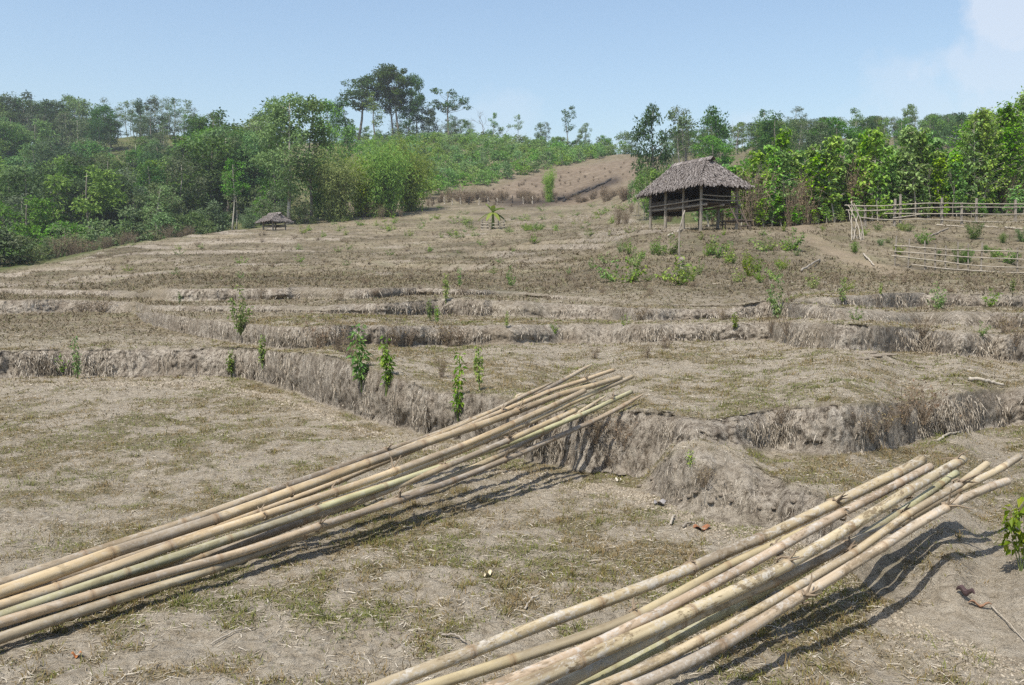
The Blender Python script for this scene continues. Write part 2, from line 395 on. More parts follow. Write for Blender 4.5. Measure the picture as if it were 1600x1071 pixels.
i = np.arange(NROW - 1)[:, None] * NCOL; j = np.arange(NCOL)[None, :]; k = (j + 1) % NCOL
Q = np.stack([i + j, i + k, i + NCOL + k, i + NCOL + j], -1).reshape(-1, 4)
V = np.stack([GX, GY, GZ], -1).reshape(-1, 3)
V = np.vstack([V, [[0, 0, 0]]]); nc = NROW * NCOL
T = np.stack([np.full(NCOL, nc), (np.arange(NCOL) + 1) % NCOL, np.arange(NCOL)], -1)
attrs = {k_: np.append(np.broadcast_to(v, GR.shape).ravel(), 0) for k_, v in ATT.items()}


def ground_mat():
    t = NT('dry_clay'); co = t.n('ShaderNodeTexCoord').outputs['Object']
    n1 = t.noise(co, .55, 5, .6); n2 = t.noise(co, 3.2, 6, .65, .4); n3 = t.noise(co, 14, 6, .7); n4 = t.noise(co, 70, 4, .7)
    clay = t.ramp(n2, [(.25, (.180, .144, .097)), (.5, (.290, .240, .170)), (.75, (.378, .322, .240))])
    clay = t.mix(t.ramp(n3, [(.35, 0), (.7, 1)]), clay, (.41, .362, .285))
    # patches of thin olive and brown stubble between the bare clay
    fl = t.ramp(t.noise(t.scale(co, .7, 1.6, 1), 22, 6, .8, .5), [(.38, .6), (.47, 0)])  # dead-grass flecks that also paint in the shadowed cracks between clods
    clay = t.mix(fl, clay, (.095, .076, .048))
    cv = t.math('ADD', t.attr('cov'), t.math('MULTIPLY', t.math('SUBTRACT', n3, .5), .5))
    patch = t.math('MULTIPLY', t.ramp(t.math('ADD', cv, .5), [(.38, 0), (.68, 1)]), t.ramp(n4, [(.30, .45), (.56, 1)]), clamp=True)
    stub = t.ramp(n3, [(.3, (.070, .068, .020)), (.5, (.125, .110, .042)), (.62, (.155, .105, .048)), (.8, (.24, .19, .11))])
    col = t.mix(t.math('MULTIPLY', patch, .72), clay, stub)
    # the higher treads: drier straw colour
    straw = t.ramp(t.noise(t.scale(co, 1, 1.6, 1), 2.4, 7, .72, .8), [(.28, (.065, .052, .034)), (.46, (.130, .105, .067)), (.60, (.200, .165, .112)), (.8, (.32, .28, .21))])
    straw = t.mix(t.math('MULTIPLY', t.ramp(n1, [(.5, 0), (.68, 1)]), .35), straw, (.13, .145, .055))
    col = t.mix(t.math('MULTIPLY', t.attr('dry'), .8), col, straw)
    # terrace faces: grey clay, stained and rooty in vertical streaks
    v = t.scale(co, 1, 1, .42)
    w1 = t.noise(v, 7, 7, .7, .3); w2 = t.noise(co, 1.3, 4, .6)
    face = t.ramp(w1, [(.25, (.10, .082, .062)), (.38, (.245, .207, .162)), (.52, (.37, .323, .258)), (.72, (.465, .415, .345))])
    face = t.mix(t.ramp(t.noise(t.scale(co, 1, 1, .6), 20, 6, .8), [(.40, .9), (.52, 0)]), face, (.075, .058, .042))  # dark cracks painted into the colour to imitate shading on the bank
    face = t.mix(t.math('MULTIPLY', t.ramp(w2, [(.48, 0), (.66, 1)]), .6), face, (.165, .130, .092))
    big = t.ramp(t.noise(co, .16, 6, .7), [(.36, (.60, .60, .58)), (.5, (.98, .98, .98)), (.66, (1.30, 1.30, 1.30))])
    col = t.mix(t.attr('dry'), col, t.mix(1.0, col, big, 'MULTIPLY'))
    col = t.mix(t.attr('wall'), col, face)
    gr = t.ramp(t.noise(co, .6, 7, .75), [(.3, (.045, .062, .020)), (.5, (.085, .095, .035)), (.7, (.155, .125, .065))])
    col = t.mix(t.attr('green'), col, gr)
    col = t.mix(t.math('MULTIPLY', t.attr('bare'), .75), col, t.ramp(t.noise(co, .9, 7, .75), [(.34, (.085, .060, .040)), (.5, (.165, .122, .085)), (.66, (.24, .19, .14))]))
    col = t.mix(t.math('MULTIPLY', t.attr('track'), .55), col, (.27, .208, .145))
    col = t.mix(t.math('MULTIPLY', t.attr('burnt'), .85), col, (.035, .028, .024))
    b = t.bump(n3, .8, .05); b = t.bump(n4, .7, .018, b); b = t.bump(w1, .7, .07, b); b = t.bump(t.noise(co, 32, 5, .75), .6, .03, b)
    return t.done(t.pbr(col, .95, b, .12))
ME = mesh_arrays('ground', V, [Q, T], attrs, True, ground_mat())
link('ground', ME, kind='structure')
del V, Q
# ------------------------------------------------------------------ bamboo poles
def bamboo_mat():
    t = NT('cut_bamboo'); pc = t.attr('pc', True); node = t.attr('node'); age = t.attr('age')
    oi = t.n('ShaderNodeObjectInfo'); tint = oi.outputs['Color']; lich = oi.outputs['Alpha']
    off = t.n('ShaderNodeVectorMath', operation='ADD'); t.l(pc, off.inputs[0])
    cb = t.n('ShaderNodeCombineXYZ'); t.l(t.math('MULTIPLY', oi.outputs['Random'], 90.0), cb.inputs[2]); t.l(cb.outputs[0], off.inputs[1]); pv = off.outputs[0]
    st = t.noise(t.scale(pv, 1, 1, .06), 26, 5, .65); bl = t.noise(t.scale(pv, 1, 1, .3), 5.5, 4, .6); fine_ = t.noise(t.scale(pv, 1, 1, .25), 120, 3, .7)
    f = t.math('MULTIPLY_ADD', st, .5, t.math('MULTIPLY', bl, .5))
    k = t.ramp(f, [(.32, (.40, .34, .28)), (.44, (.70, .65, .57)), (.54, (.93, .89, .81)), (.68, (1.16, 1.12, 1.04))])
    hsv = t.n('ShaderNodeHueSaturation'); hsv.inputs['Saturation'].default_value = .84; hsv.inputs['Value'].default_value = 1.04; t.l(tint, hsv.inputs['Color'])
    col = t.mix(1.0, hsv.outputs[0], k, 'MULTIPLY')
    # weathered greyer lengths between some nodes
    col = t.mix(t.math('MULTIPLY', age, .8), col, t.ramp(st, [(.35, (.13, .105, .08)), (.65, (.27, .225, .17))]))
    sp = t.ramp(t.noise(t.scale(pv, 1, 1, .6), 60, 4, .8), [(.60, 0), (.70, 1)])
    col = t.mix(t.math('MULTIPLY', sp, .55), col, (.13, .10, .065))
    # pale lichen and dark sooty mould in blotches
    l1 = t.noise(t.scale(pv, 1, 1, .55), 19, 7, .75, .7); l2 = t.noise(t.scale(pv, 1, 1, .7), 55, 5, .8)
    lm = t.math('MULTIPLY', t.ramp(t.math('MULTIPLY_ADD', l2, .35, t.math('MULTIPLY', l1, .65)), [(.50, 0), (.57, 1)]), lich)
    col = t.mix(t.math('MULTIPLY', lm, .75), col, t.ramp(l2, [(.38, (.30, .275, .235)), (.62, (.50, .48, .44))]))
    l3 = t.noise(t.scale(pv, 1, 1, .5), 9, 6, .75, .8)
    dm = t.math('MULTIPLY', t.ramp(t.math('MULTIPLY_ADD', fine_, .25, t.math('MULTIPLY', l3, .75)), [(.52, 0), (.58, 1)]), lich)
    col = t.mix(t.math('MULTIPLY', dm, .85), col, (.125, .088, .045))
    col = t.mix(t.math('MULTIPLY', node, .72), col, t.ramp(st, [(.3, (.14, .088, .045)), (.7, (.30, .20, .115))]))
    b = t.bump(st, .25, .004); b = t.bump(l2, .2, .003, b)
    return t.done(t.pbr(col, t.math('MULTIPLY_ADD', lm, .25, .60), b, .25))
M['bamboo'] = bamboo_mat()
M['bamboo_dark'] = bark_mat('bamboo_inside', (.05, .035, .02), (.11, .08, .05))

def smooth_path(K, n):
    """natural cubic through 3-D knots, chord-length parameter"""
    K = np.asarray(K, float); d = np.concatenate([[0], np.cumsum(np.linalg.norm(np.diff(K, axis=0), axis=1))])
    m = len(K)
    A = np.zeros((m, m)); B = np.zeros((m, 3)); A[0, 0] = A[-1, -1] = 1
    hh = np.diff(d)
    for a in range(1, m - 1):
        A[a, a - 1] = hh[a - 1]; A[a, a] = 2 * (hh[a - 1] + hh[a]); A[a, a + 1] = hh[a]
        B[a] = 6 * ((K[a + 1] - K[a]) / hh[a] - (K[a] - K[a - 1]) / hh[a - 1])
    S = np.linalg.solve(A, B)
    s = np.linspace(0, d[-1], n); a = np.clip(np.searchsorted(d, s) - 1, 0, m - 2)
    x0, x1 = (d[a + 1] - s)[:, None], (s - d[a])[:, None]; h = hh[a][:, None]
    P = S[a] * x0 ** 3 / (6 * h) + S[a + 1] * x1 ** 3 / (6 * h) + (K[a] / h - S[a] * h / 6) * x0 + (K[a + 1] / h - S[a + 1] * h / 6) * x1
    return P, s

def make_pole(label, near, zn, tip, zt, mids, r0, r1, color, lichen, group, extend, pointed=False, seed=0, space=.66, stubs=2, ends='butt'):
    rg = np.random.default_rng(seed)
    A = np.array(on_z(near[0], near[1], zn)); B = np.array(on_z(tip[0], tip[1], zt))
    pts = [A]
    for (px, py) in mids:      # knots on the straight plan line of the pole, at the height the photo shows
        k, m = ray(px, py); dx, dy = B[0] - A[0], B[1] - A[1]
        t = (k * A[1] - A[0]) / (dx - k * dy); y = A[1] + t * dy; pts.append(np.array([A[0] + t * dx, y, CAMH + m * y]))
    pts.append(B)
    # smooth the heights along the pole with a parabola so that no kink is left
    pts = np.array(pts); L2 = np.hypot(pts[:, 0] - A[0], pts[:, 1] - A[1]); w = np.ones(len(pts)); w[0] = w[-1] = 6
    cf = np.polyfit(L2, pts[:, 2], min(3, len(pts) - 1) if len(pts) > 4 else min(2, len(pts) - 1), w=w)
    L = L2[-1]; d = (B - A) / L; d[2] = 0
    slope0 = float(np.polyval(np.polyder(cf), 0.0)); n = int((L + extend) / .03)
    s = np.linspace(-extend, L, n)
    z = np.where(s < 0, np.polyval(cf, 0.0) + slope0 * s, np.polyval(cf, s))
    P = A[None, :] + d[None, :] * s[:, None]; P[:, 2] = z
    side = np.array([-d[1], d[0], 0.0])
    P += side[None, :] * (.020 * vnoise(s * .8 + seed * 3.1, s * 0, seed=seed) + .004 * vnoise(s * 2.7 + seed, s * 0, seed=seed + 1))[:, None]
    P[:, 2] += .010 * vnoise(s * 1.1 + seed * 1.7, s * 0, seed=seed + 2)
    frac = (s + extend) / (L + extend)
    rad = r0 + (r1 - r0) * frac ** 1.15
    lowg = np.array([gz(a, b) for a, b in P[::12, :2]]); lowg = np.interp(np.arange(n), np.arange(0, n, 12), lowg)
    P[:, 2] = np.maximum(P[:, 2], lowg + rad * .8)
    # ring list: plain rings plus the profile of every node
    ringz, ringr, ringn, ringa = [], [], [], []
    pos = -extend + rg.uniform(.05, .25); nodes = []
    while pos < L - .05:
        nodes.append(pos); pos += space * rg.uniform(.85, 1.12) * (1 - .25 * (pos + extend) / (L + extend))
    cuts = sorted(nodes); cur = -extend; ages = rg.uniform(0, 1, len(cuts) + 1) ** 2.2
    for c, nd in enumerate(cuts + [L + 1]):
        end = min(nd - .028, L)
        for q in np.arange(cur, end, .05): ringz.append(q); ringr.append(1.0); ringn.append(0); ringa.append(ages[min(c, len(ages) - 1)])
        if nd < L - .03:
            ag = ages[c]
            for dq, rr, nn in ((-.024, 1.0, 0), (-.010, 1.02, .45), (-.004, 1.10, .8), (.002, 1.11, .35), (.008, .98, 1.0), (.015, 1.06, .8), (.026, 1.0, 0)):
                ringz.append(nd + dq); ringr.append(rr); ringn.append(nn); ringa.append(ag)
            cur = nd + .05
        else: break
    ringz.append(L); ringr.append(1.0); ringn.append(.2); ringa.append(0)
    o = np.argsort(ringz); ringz = np.array(ringz)[o]; ringr = np.array(ringr)[o]; ringn = np.array(ringn)[o]; ringa = np.array(ringa)[o]
    C = np.stack([np.interp(ringz, s, P[:, a]) for a in range(3)], -1); rr = np.interp(ringz, s, rad) * ringr
    if pointed:
        e = np.clip((L - ringz) / .28, 0, 1); rr = rr * (.12 + .88 * e ** .6)
    # little zigzag: every internode leans a hair
    Tn = np.gradient(C, axis=0); Tn /= np.linalg.norm(Tn, axis=1)[:, None]
    Aa = np.cross(Tn, [0, 0, 1.0]); Aa /= np.linalg.norm(Aa, axis=1)[:, None]; Bb = np.cross(Aa, Tn)
    kn = np.interp(ringz, [-9] + list(nodes) + [L + 1], np.r_[0, rg.normal(0, .0065, len(nodes)), 0]); kz = np.interp(ringz, [-9] + list(nodes) + [L + 1], np.r_[0, rg.normal(0, .005, len(nodes)), 0])
    C = C + side[None, :] * kn[:, None]; C[:, 2] += kz
    S = 16; an = np.arange(S) / S * 2 * PI
    Vv = C[:, None, :] + rr[:, None, None] * (np.cos(an)[None, :, None] * Aa[:, None, :] + np.sin(an)[None, :, None] * Bb[:, None, :])
    nr = len(C)
    pc = np.stack(np.broadcast_arrays(np.cos(an)[None, :] * rr[:, None], np.sin(an)[None, :] * rr[:, None], ringz[:, None]), -1)
    ii = np.arange(nr - 1)[:, None] * S; jj = np.arange(S)[None, :]; kk = (jj + 1) % S
    q = np.stack([ii + jj, ii + kk, ii + S + kk, ii + S + jj], -1).reshape(-1, 4)
    Vv = Vv.reshape(-1, 3); pc = pc.reshape(-1, 3); nod = np.repeat(ringn, S); age = np.repeat(ringa, S)
    qs = [q]; mi = [0] * len(q); extra = []; tris = []
    # hollow cut ends: rim, inner wall, dark floor
    for (ring, inward) in ((0, 1), (nr - 1, -1)):
        base = ring * S; st_ = len(Vv); cen = C[ring]; rad_in = rr[ring] * (.72 if not (pointed and ring) else .4); dep = .05
        a1 = cen + rad_in * (np.cos(an)[:, None] * Aa[ring] + np.sin(an)[:, None] * Bb[ring]); a2 = a1 + inward * Tn[ring] * dep
        Vv = np.vstack([Vv, a1, a2, [cen + inward * Tn[ring] * dep]])
        pc = np.vstack([pc, np.zeros((2 * S + 1, 3)) + [0, 0, ringz[ring]]]); nod = np.append(nod, np.r_[np.full(S, .15), np.full(S + 1, 1.0)]); age = np.append(age, np.zeros(2 * S + 1))
        j = np.arange(S); k_ = (j + 1) % S
        a = np.stack([base + j, base + k_, st_ + k_, st_ + j], -1); b = np.stack([st_ + j, st_ + k_, st_ + S + k_, st_ + S + j], -1); c_ = np.stack([st_ + S + j, st_ + S + k_, np.full(S, st_ + 2 * S)], -1)
        if ring == 0: a, b, c_ = a[:, ::-1], b[:, ::-1], c_[:, ::-1]
        qs += [a, b]; mi += [0] * S + [1] * S; tris.append(c_)
    allq = np.vstack(qs); mi = mi + [1] * (2 * S)
    org = C[0].copy(); org[2] -= r0
    me = mesh_arrays('bamboo_pole', Vv - org, [allq[:, ::-1], np.vstack(tris)[:, ::-1]], dict(pc=pc, node=nod, age=age), True, [M['bamboo'], M['bamboo_dark']], mi)
    ob = thing('bamboo_pole', label, 'bamboo pole', org, group=group, me=me)
    ob.color = (*color, lichen)
    # torn branch stubs left at some nodes
    vis = [x for x in nodes if x > L * .30]
    rg.shuffle(vis)
    for x in vis[:stubs]:
        c = np.array([np.interp(x, s, P[:, a]) for a in range(3)]); rr_ = float(np.interp(x, s, rad)); a = rg.uniform(.5, 2.6)
        ra = np.cross(d / np.linalg.norm(d), [0, 0, 1.0]); dirn = math.cos(a) * ra + math.sin(a) * np.array([0, 0, 1.0])
        mb = MB()
        ln = rg.uniform(.03, .10)
        for e in range(int(rg.integers(2, 5))):
            dd = dirn + .5 * rg.normal(size=3) + .5 * d; dd /= np.linalg.norm(dd); l_ = ln * rg.uniform(.5, 1.2)
            mb.tube([c + dirn * rr_ * .85 - org, c + dirn * rr_ + dd * l_ * .5 - org, c + dirn * rr_ + dd * l_ + rg.normal(size=3) * .01 - org], [.007, .005, .0022], 5)
        # shrivelled strip of sheath wrapped at the node
        w = np.linspace(0, 2 * PI * rg.uniform(.4, .8), 9) + a
        mb.tube([c - org + (rr_ + .004) * (math.cos(q_) * ra + math.sin(q_) * np.array([0, 0, 1.0])) + d * .02 * rg.uniform(-1, 1) for q_ in w], .0055, 4)
        link('branch_stub', mb.mesh('branch_stub', M['twig']), ob)
    return ob

GL, GRR = 'bamboo poles of the left bundle leaning on the terrace edge', 'bamboo poles of the right bundle leaning on the sandy ledge'
tan, pale, grey, green_, gold = (.45, .35, .20), (.56, .465, .29), (.33, .265, .185), (.40, .40, .215), (.50, .375, .20)
# ---- left bundle: (near end at the picture's left edge, its height) -> (tip, its height), knots between
make_pole('weathered grey bamboo pole along the upper side of the left bundle, tip reaching highest', (0, 914), .15, (928, 569), .66, [(240, 827), (397, 775), (600, 707), (780, 638)], 0.0299, 0.0189, (.40, .32, .21), 0.53, GL, 2.3, True, 1)
make_pole('thin short bamboo pole ending behind the topmost pole of the left bundle', (0, 923), .06, (866, 598), .66, [(420, 780), (600, 718), (780, 634)], 0.0206, 0.0164, tan, 0.48, GL, 1.6, True, 2, stubs=1)
make_pole('thick tan bamboo pole with dark node rings second from the top of the left bundle', (0, 926), .17, (969, 588), .68, [(262, 834), (420, 784), (523, 742), (646, 700), (780, 651)], 0.0350, 0.0227, (.47, .36, .205), 0.38, GL, 2.6, False, 3)
make_pole('tan bamboo pole with the third highest far tip of the left bundle', (0, 934), .07, (960, 578), .72, [(420, 792), (646, 706), (780, 643), (880, 605)], 0.0247, 0.0176, (.48, .36, .21), 0.43, GL, 1.9, False, 4)
make_pole('short golden bamboo pole of the left bundle ending in a frayed knot among longer ones', (0, 943), .13, (909, 611), .66, [(137, 898), (312, 837), (470, 787), (596, 741), (704, 698), (780, 671)], 0.0289, 0.0213, (.50, .385, .225), 0.38, GL, 2.4, False, 5, stubs=3)
make_pole('straight pale gold bamboo pole with the rounded far tip in the left bundle', (0, 956), .08, (989, 589), .66, [(430, 820), (596, 757), (704, 715), (780, 683), (880, 636)], 0.0243, 0.0189, (.56, .44, .245), 0.33, GL, 2.1, False, 6)
make_pole('short tan bamboo pole with a dark broken end inside the left bundle', (0, 952), .05, (900, 640), .57, [(430, 832), (620, 764), (780, 690)], 0.0217, 0.0201, tan, 0.48, GL, 1.7, False, 7)
make_pole('greenish bamboo pole with a pale bloom, second from the bottom of the left bundle', (0, 966), .10, (986, 612), .60, [(323, 861), (483, 797), (600, 766), (700, 728), (780, 699), (880, 659)], 0.0258, 0.0176, (.42, .41, .225), 0.33, GL, 2.2, False, 8)
make_pole('grey brown bamboo pole lowest in the left bundle with a pointed purplish tip', (0, 973), .11, (1004, 616), .59, [(255, 904), (450, 836), (600, 790), (700, 755), (780, 724), (860, 690), (950, 648)], 0.0258, 0.0180, (.43, .33, .215), 0.43, GL, 2.4, True, 9, stubs=3)
make_pole('pale bamboo pole lying lowest at the left picture edge under the left bundle', (0, 1000), .055, (951, 617), .57, [(180, 940), (420, 853), (600, 789), (800, 702)], 0.0278, 0.0176, (.46, .385, .25), 0.38, GL, 2.2, True, 10, stubs=1)
# ---- right bundle
make_pole('thick lichen spotted bamboo pole along the upper left side of the right bundle', (588, 1070), .17, (1436, 719), .56, [(723, 1019), (940, 938), (1115, 872), (1200, 834), (1285, 803), (1363, 761)], 0.0220, 0.0293, (.45, .37, .225), .85, GRR, 2.3, False, 21)
make_pole('smooth olive bamboo pole second from the upper side of the right bundle', (696, 1069), .13, (1404, 752), .46, [(917, 984), (1088, 911), (1164, 873), (1280, 815)], 0.0220, 0.0214, (.43, .365, .215), .15, GRR, 2.2, False, 22, stubs=1)
make_pole('pinkish peeling bamboo pole of the right bundle with the reddish brown far end', (772, 1069), .22, (1455, 729), .58, [(902, 1013), (968, 981), (1100, 918), (1217, 864), (1300, 815), (1370, 770)], 0.0197, 0.0220, (.47, .36, .25), .80, GRR, 2.1, False, 23)
make_pole('thickest bamboo pole in the middle of the right bundle blotched with white and dark mould', (842, 1066), .20, (1513, 717), .60, [(1006, 992), (1100, 938), (1200, 896), (1300, 838), (1390, 787), (1456, 742)], 0.0280, 0.0254, (.475, .40, .25), .95, GRR, 2.4, False, 24, stubs=3)
make_pole('green tinged bamboo pole half hidden under the thickest pole of the right bundle', (925, 1070), .055, (1494, 738), .50, [(1060, 1000), (1215, 914), (1320, 850), (1420, 786)], 0.0238, 0.0197, (.38, .38, .215), .5, GRR, 1.9, False, 25, stubs=1)
make_pole('bamboo pole of the right bundle with spiky sheath near its tip at the picture edge', (880, 1071), .11, (1591, 711), .56, [(1100, 957), (1217, 903), (1300, 861), (1420, 815), (1495, 770), (1556, 729)], 0.0248, 0.0202, (.48, .40, .26), .70, GRR, 2.0, False, 26, stubs=3)
make_pole('bamboo pole of the right bundle with a dark mottled tip, second lowest near the camera', (945, 1068), .14, (1540, 724), .58, [(1100, 993), (1242, 923), (1349, 860), (1430, 800), (1490, 756)], 0.0208, 0.0192, (.45, .37, .235), .65, GRR, 2.1, False, 27)
make_pole('pale pinkish bamboo pole lowest and foremost in the right bundle', (1008, 1069), .20, (1577, 752), .49, [(1100, 1034), (1200, 973), (1300, 904), (1416, 835), (1488, 792), (1535, 770)], 0.0230, 0.0220, (.49, .395, .28), .75, GRR, 2.2, False, 28)
# ------------------------------------------------------------------ thatched huts
def thatch_mat():
    t = NT('leaf_thatch'); g = t.n('ShaderNodeNewGeometry'); co = t.n('ShaderNodeTexCoord').outputs['Object']
    col = t.ramp(g.outputs['Random Per Island'], [(0, (.075, .062, .055)), (.35, (.145, .124, .112)), (.7, (.215, .19, .174)), (1, (.33, .30, .28))])
    col = t.mix(.35, col, t.ramp(t.noise(co, 9, 5, .7), [(.3, (.10, .08, .07)), (.7, (.34, .30, .27))]))
    return t.done(t.pbr(col, .9, t.bump(t.noise(co, 40, 4, .7), .5, .02), .15))
M['thatch'] = thatch_mat()

def build_hut(label, O, ud, L, W, eave, ridge, ru0, ru1, floor_h, ground, sh=.30, posts_u=(), half_wall=True, seed=1, ladder=True):
    """O: ground point below the near eave corner; ud: plan direction of the long side. Local frame u, v, z."""
    rg = np.random.default_rng(seed)
    rz = math.atan2(ud[1], ud[0])
    root = thing('thatched_hut', label, 'hut', O, rz)
    U = lambda u, v, z: np.array([u, -v, z])          # v runs to the right of u
    def gh(u, v):                                     # ground below, in the hut's frame
        c, s = math.cos(rz), math.sin(rz); x = O[0] + c * u + s * v; y = O[1] + s * u - c * v; return gz(x, y) - O[2]
    # roof: hip roof clad in courses of curling leaf panels over a thin bed
    mb = MB(); z0, z1 = eave, ridge
    a, b, c, d = U(0, 0, z0), U(L, 0, z0 - .12), U(L, W, z0 - .1), U(0, W, z0 - .05)
    e, f = U(ru0, W / 2, z1), U(ru1, W / 2, z1 - .06)
    bed = [(a, b, f, e), (c, d, e, f), (d, a, e, e), (b, c, f, f)]
    for (p, q_, r_, s_) in bed:
        n = np.cross(q_ - p, s_ - p); n /= np.linalg.norm(n); n = n if n[2] > 0 else -n
        A = np.array([p, q_, r_, s_]); mb.add(np.vstack([A - n * .02, A - n * .07]), [[0, 1, 2, 3], [7, 6, 5, 4], [0, 4, 5, 1]])
    for (p, q_, r_, s_) in bed:
        n = np.cross(q_ - p, s_ - p); n /= np.linalg.norm(n); n = n if n[2] > 0 else -n
        ln = np.linalg.norm((s_ + r_) / 2 - (p + q_) / 2); nc = int(ln / (sh * .42))
        for ci in range(-1, nc + 1):
            t0 = (ci - .2) / nc; A = p + (s_ - p) * min(t0, 1); B = q_ + (r_ - q_) * min(t0, 1)
            w = np.linalg.norm(B - A); m = max(int(w / (sh * .55)), 1); down = ((p + q_) - (s_ + r_)); down /= np.linalg.norm(down); al = (q_ - p) / np.linalg.norm(q_ - p)
            for k in range(m + 1):
                cpt = A + (B - A) * ((k + rg.uniform(-.3, .3)) / max(m, 1)) + n * rg.uniform(.0, .035)
                wd, hh = sh * rg.uniform(.35, .62), sh * rg.uniform(.75, 1.15)
                yaw = rg.normal(0, .16); al2 = al * math.cos(yaw) + down * math.sin(yaw); dn2 = down * math.cos(yaw) - al * math.sin(yaw)
                tilt = n * rg.uniform(.0, .06); mid = cpt + dn2 * hh * .5 + tilt * .5 + n * .02; end = cpt + dn2 * hh + tilt - n * rg.uniform(0, .07)
                if ci <= 0: end = end - np.array([0, 0, rg.uniform(0, .06)])
                V = [cpt - al2 * wd / 2, cpt + al2 * wd / 2, mid - al2 * wd * .55, mid + al2 * wd * .55, end - al2 * wd * rg.uniform(.2, .5), end + al2 * wd * rg.uniform(.2, .5)]
                mb.add(V, [[0, 1, 3, 2], [2, 3, 5, 4]])
    roof = link('roof', mb.mesh('roof', M['thatch']), root)
    mb = MB()                                          # ridge cap and little gablet
    for k in range(int((ru1 - ru0 + .5) / .14)):
        u = ru0 - .35 + k * .14
        for sgn in (-1, 1):
            V = [U(u - .13, W / 2, z1 + .05 + rg.uniform(0, .04)), U(u + .13, W / 2, z1 + .05), U(u - .13 + rg.uniform(-.05, .05), W / 2 + sgn * sh * .9, z1 - sh * .62), U(u + .13, W / 2 + sgn * sh * .9, z1 - sh * .62 + rg.uniform(-.05, .03))]
            mb.add(V, [[0, 1, 3, 2]])
    link('ridge_cap', mb.mesh('ridge_cap', M['thatch']), roof)
    ins = .42
    # floor of split bamboo on joists
    mb = MB(); nb = int((W - 2 * ins) / .09)
    for k in range(nb):
        v = ins + (k + .5) * (W - 2 * ins) / nb; mb.tube([U(ins - .15, v, floor_h), U(L / 2, v, floor_h - .03 * (rg.random())), U(L - ins + .15, v, floor_h)], .035, 5)
    link('floor', mb.mesh('floor', M['wood_dark']), root)
    for v in (ins, W / 2, W - ins):
        link('floor_beam', MB().tube([U(ins - .3, v, floor_h - .09), U(L / 2, v, floor_h - .12), U(L - ins + .25, v, floor_h - .09)], .055, 6).mesh('floor_beam', M['wood_grey']), root)
    for i_, u in enumerate(posts_u):
        for v in (ins - .06, W - ins + .06):
            g = gh(u, v); tk = rg.uniform(.055, .10)
            zt = eave + .35
            link('post', MB().tube([U(u + rg.uniform(-.04, .04), v, g - .25), U(u + rg.uniform(-.04, .04), v, floor_h * .6), U(u, v, zt)], [tk, tk * .95, tk * .8], 8).mesh('post', M['wood_grey']), root)
    for v in (ins - .06, W - ins + .06):
        link('eave_beam', MB().tube([U(.25, v, eave + .22), U(L - .25, v, eave + .18)], .045, 6).mesh('eave_beam', M['wood_dark']), root)
    # walls of old split bamboo matting, dark and sagging
    if half_wall:
        for (u0, v0, u1, v1, h0, h1) in ((L - ins, ins - .1, L - ins, W - ins + .1, -.35, eave - floor_h - .05), (ins + .5, W - ins + .02, L - ins, W - ins + .02, 0, eave - floor_h + .12), (ins + 1.2, ins - .02, L - ins, ins - .02, -.16, .30)):
            mb = MB(); n = 26
            for k in range(n):
                p = (k + .5) / n; u, v = u0 + (u1 - u0) * p, v0 + (v1 - v0) * p; du, dv = (u1 - u0) / n * 1.02, (v1 - v0) / n * 1.02; o_ = rg.uniform(-.012, .012)
                Mx = Matrix.Rotation(-math.atan2(dv, du), 4, 'Z')
                mb.box(U(u + (dv and o_), v + (du and o_), floor_h + (h0 + h1) / 2 + rg.uniform(-.03, .03)), (math.hypot(du, dv), .014, h1 - h0 + rg.uniform(-.04, .04)), Mx)
            link('wall', mb.mesh('wall', M['wood_dark']), root)
    # rails round the open end
    for (h, q0, q1) in ((.16, 0, 2.0), (.36, .2, 1.75)):
        if half_wall:
            link('rail', MB().tube([U(ins - .12, ins - .1, floor_h + h), U(ins - .14, W / 2, floor_h + h - .04), U(ins - .12, W - ins + .1, floor_h + h - .02)], .03, 6).mesh('rail', M['wood_grey']), root)
            if h < .2: link('rail', MB().tube([U(ins - .2, ins - .13, floor_h + h), U(L * .45, ins - .15, floor_h + h - .05), U(L - ins, ins - .13, floor_h + h - .08)], .032, 6).mesh('rail', M['wood_grey']), root)
    if ladder:
        for dv in (0, .5):
            link('ladder_rail', MB().tube([U(-.75, W - .95 + dv, gh(-.75, W - .9) - .05), U(.35, W - .95 + dv, floor_h + .05)], .035, 6).mesh('ladder_rail', M['wood_dark']), root)
        for k in range(4):
            t = (k + .6) / 4.3; g = gh(-.75, W - .9)
            link('ladder_rung', MB().tube([U(-.75 + 1.1 * t, W - 1.0, g + (floor_h - g) * t), U(-.75 + 1.1 * t, W - .4, g + (floor_h - g) * t)], .03, 6).mesh('ladder_rung', M['wood_dark']), root)
    return root

e_ = 4.0
ud = Vector((-.37, .93, 0)).normalized()
N = Vector((2.163 * e_, 10.37 * e_, 0)) + ud * .25 + Vector((.93, .37, 0)) * .15; og = Vector((N.x, N.y, gz(N.x + .5, N.y + 1.0)))
HUT = build_hut('large open thatched hut on posts at the top of the dry slope', og, ud, 1.40 * e_, .68 * e_, CAMH + e_ - og.z, CAMH + 1.325 * e_ - og.z, .38 * e_, 1.15 * e_, 4.72 - og.z, None, .18, (.5, 2.0, 3.6, 5.1), True, 3)
p = hit(420, 357); sY = 84.0
p = hit(421, 361.5); sY = p.y + 1.0
build_hut('small low thatched shelter at the far edge of the field by a pale trunk', Vector((p.x + .1, sY - .4, gz(p.x, sY) + .02)), Vector((-.72, .69, 0)), 2.6, 2.0, 1.0, 1.62, .5, 2.1, .5, None, .17, (.45, 2.1), False, 8, False)

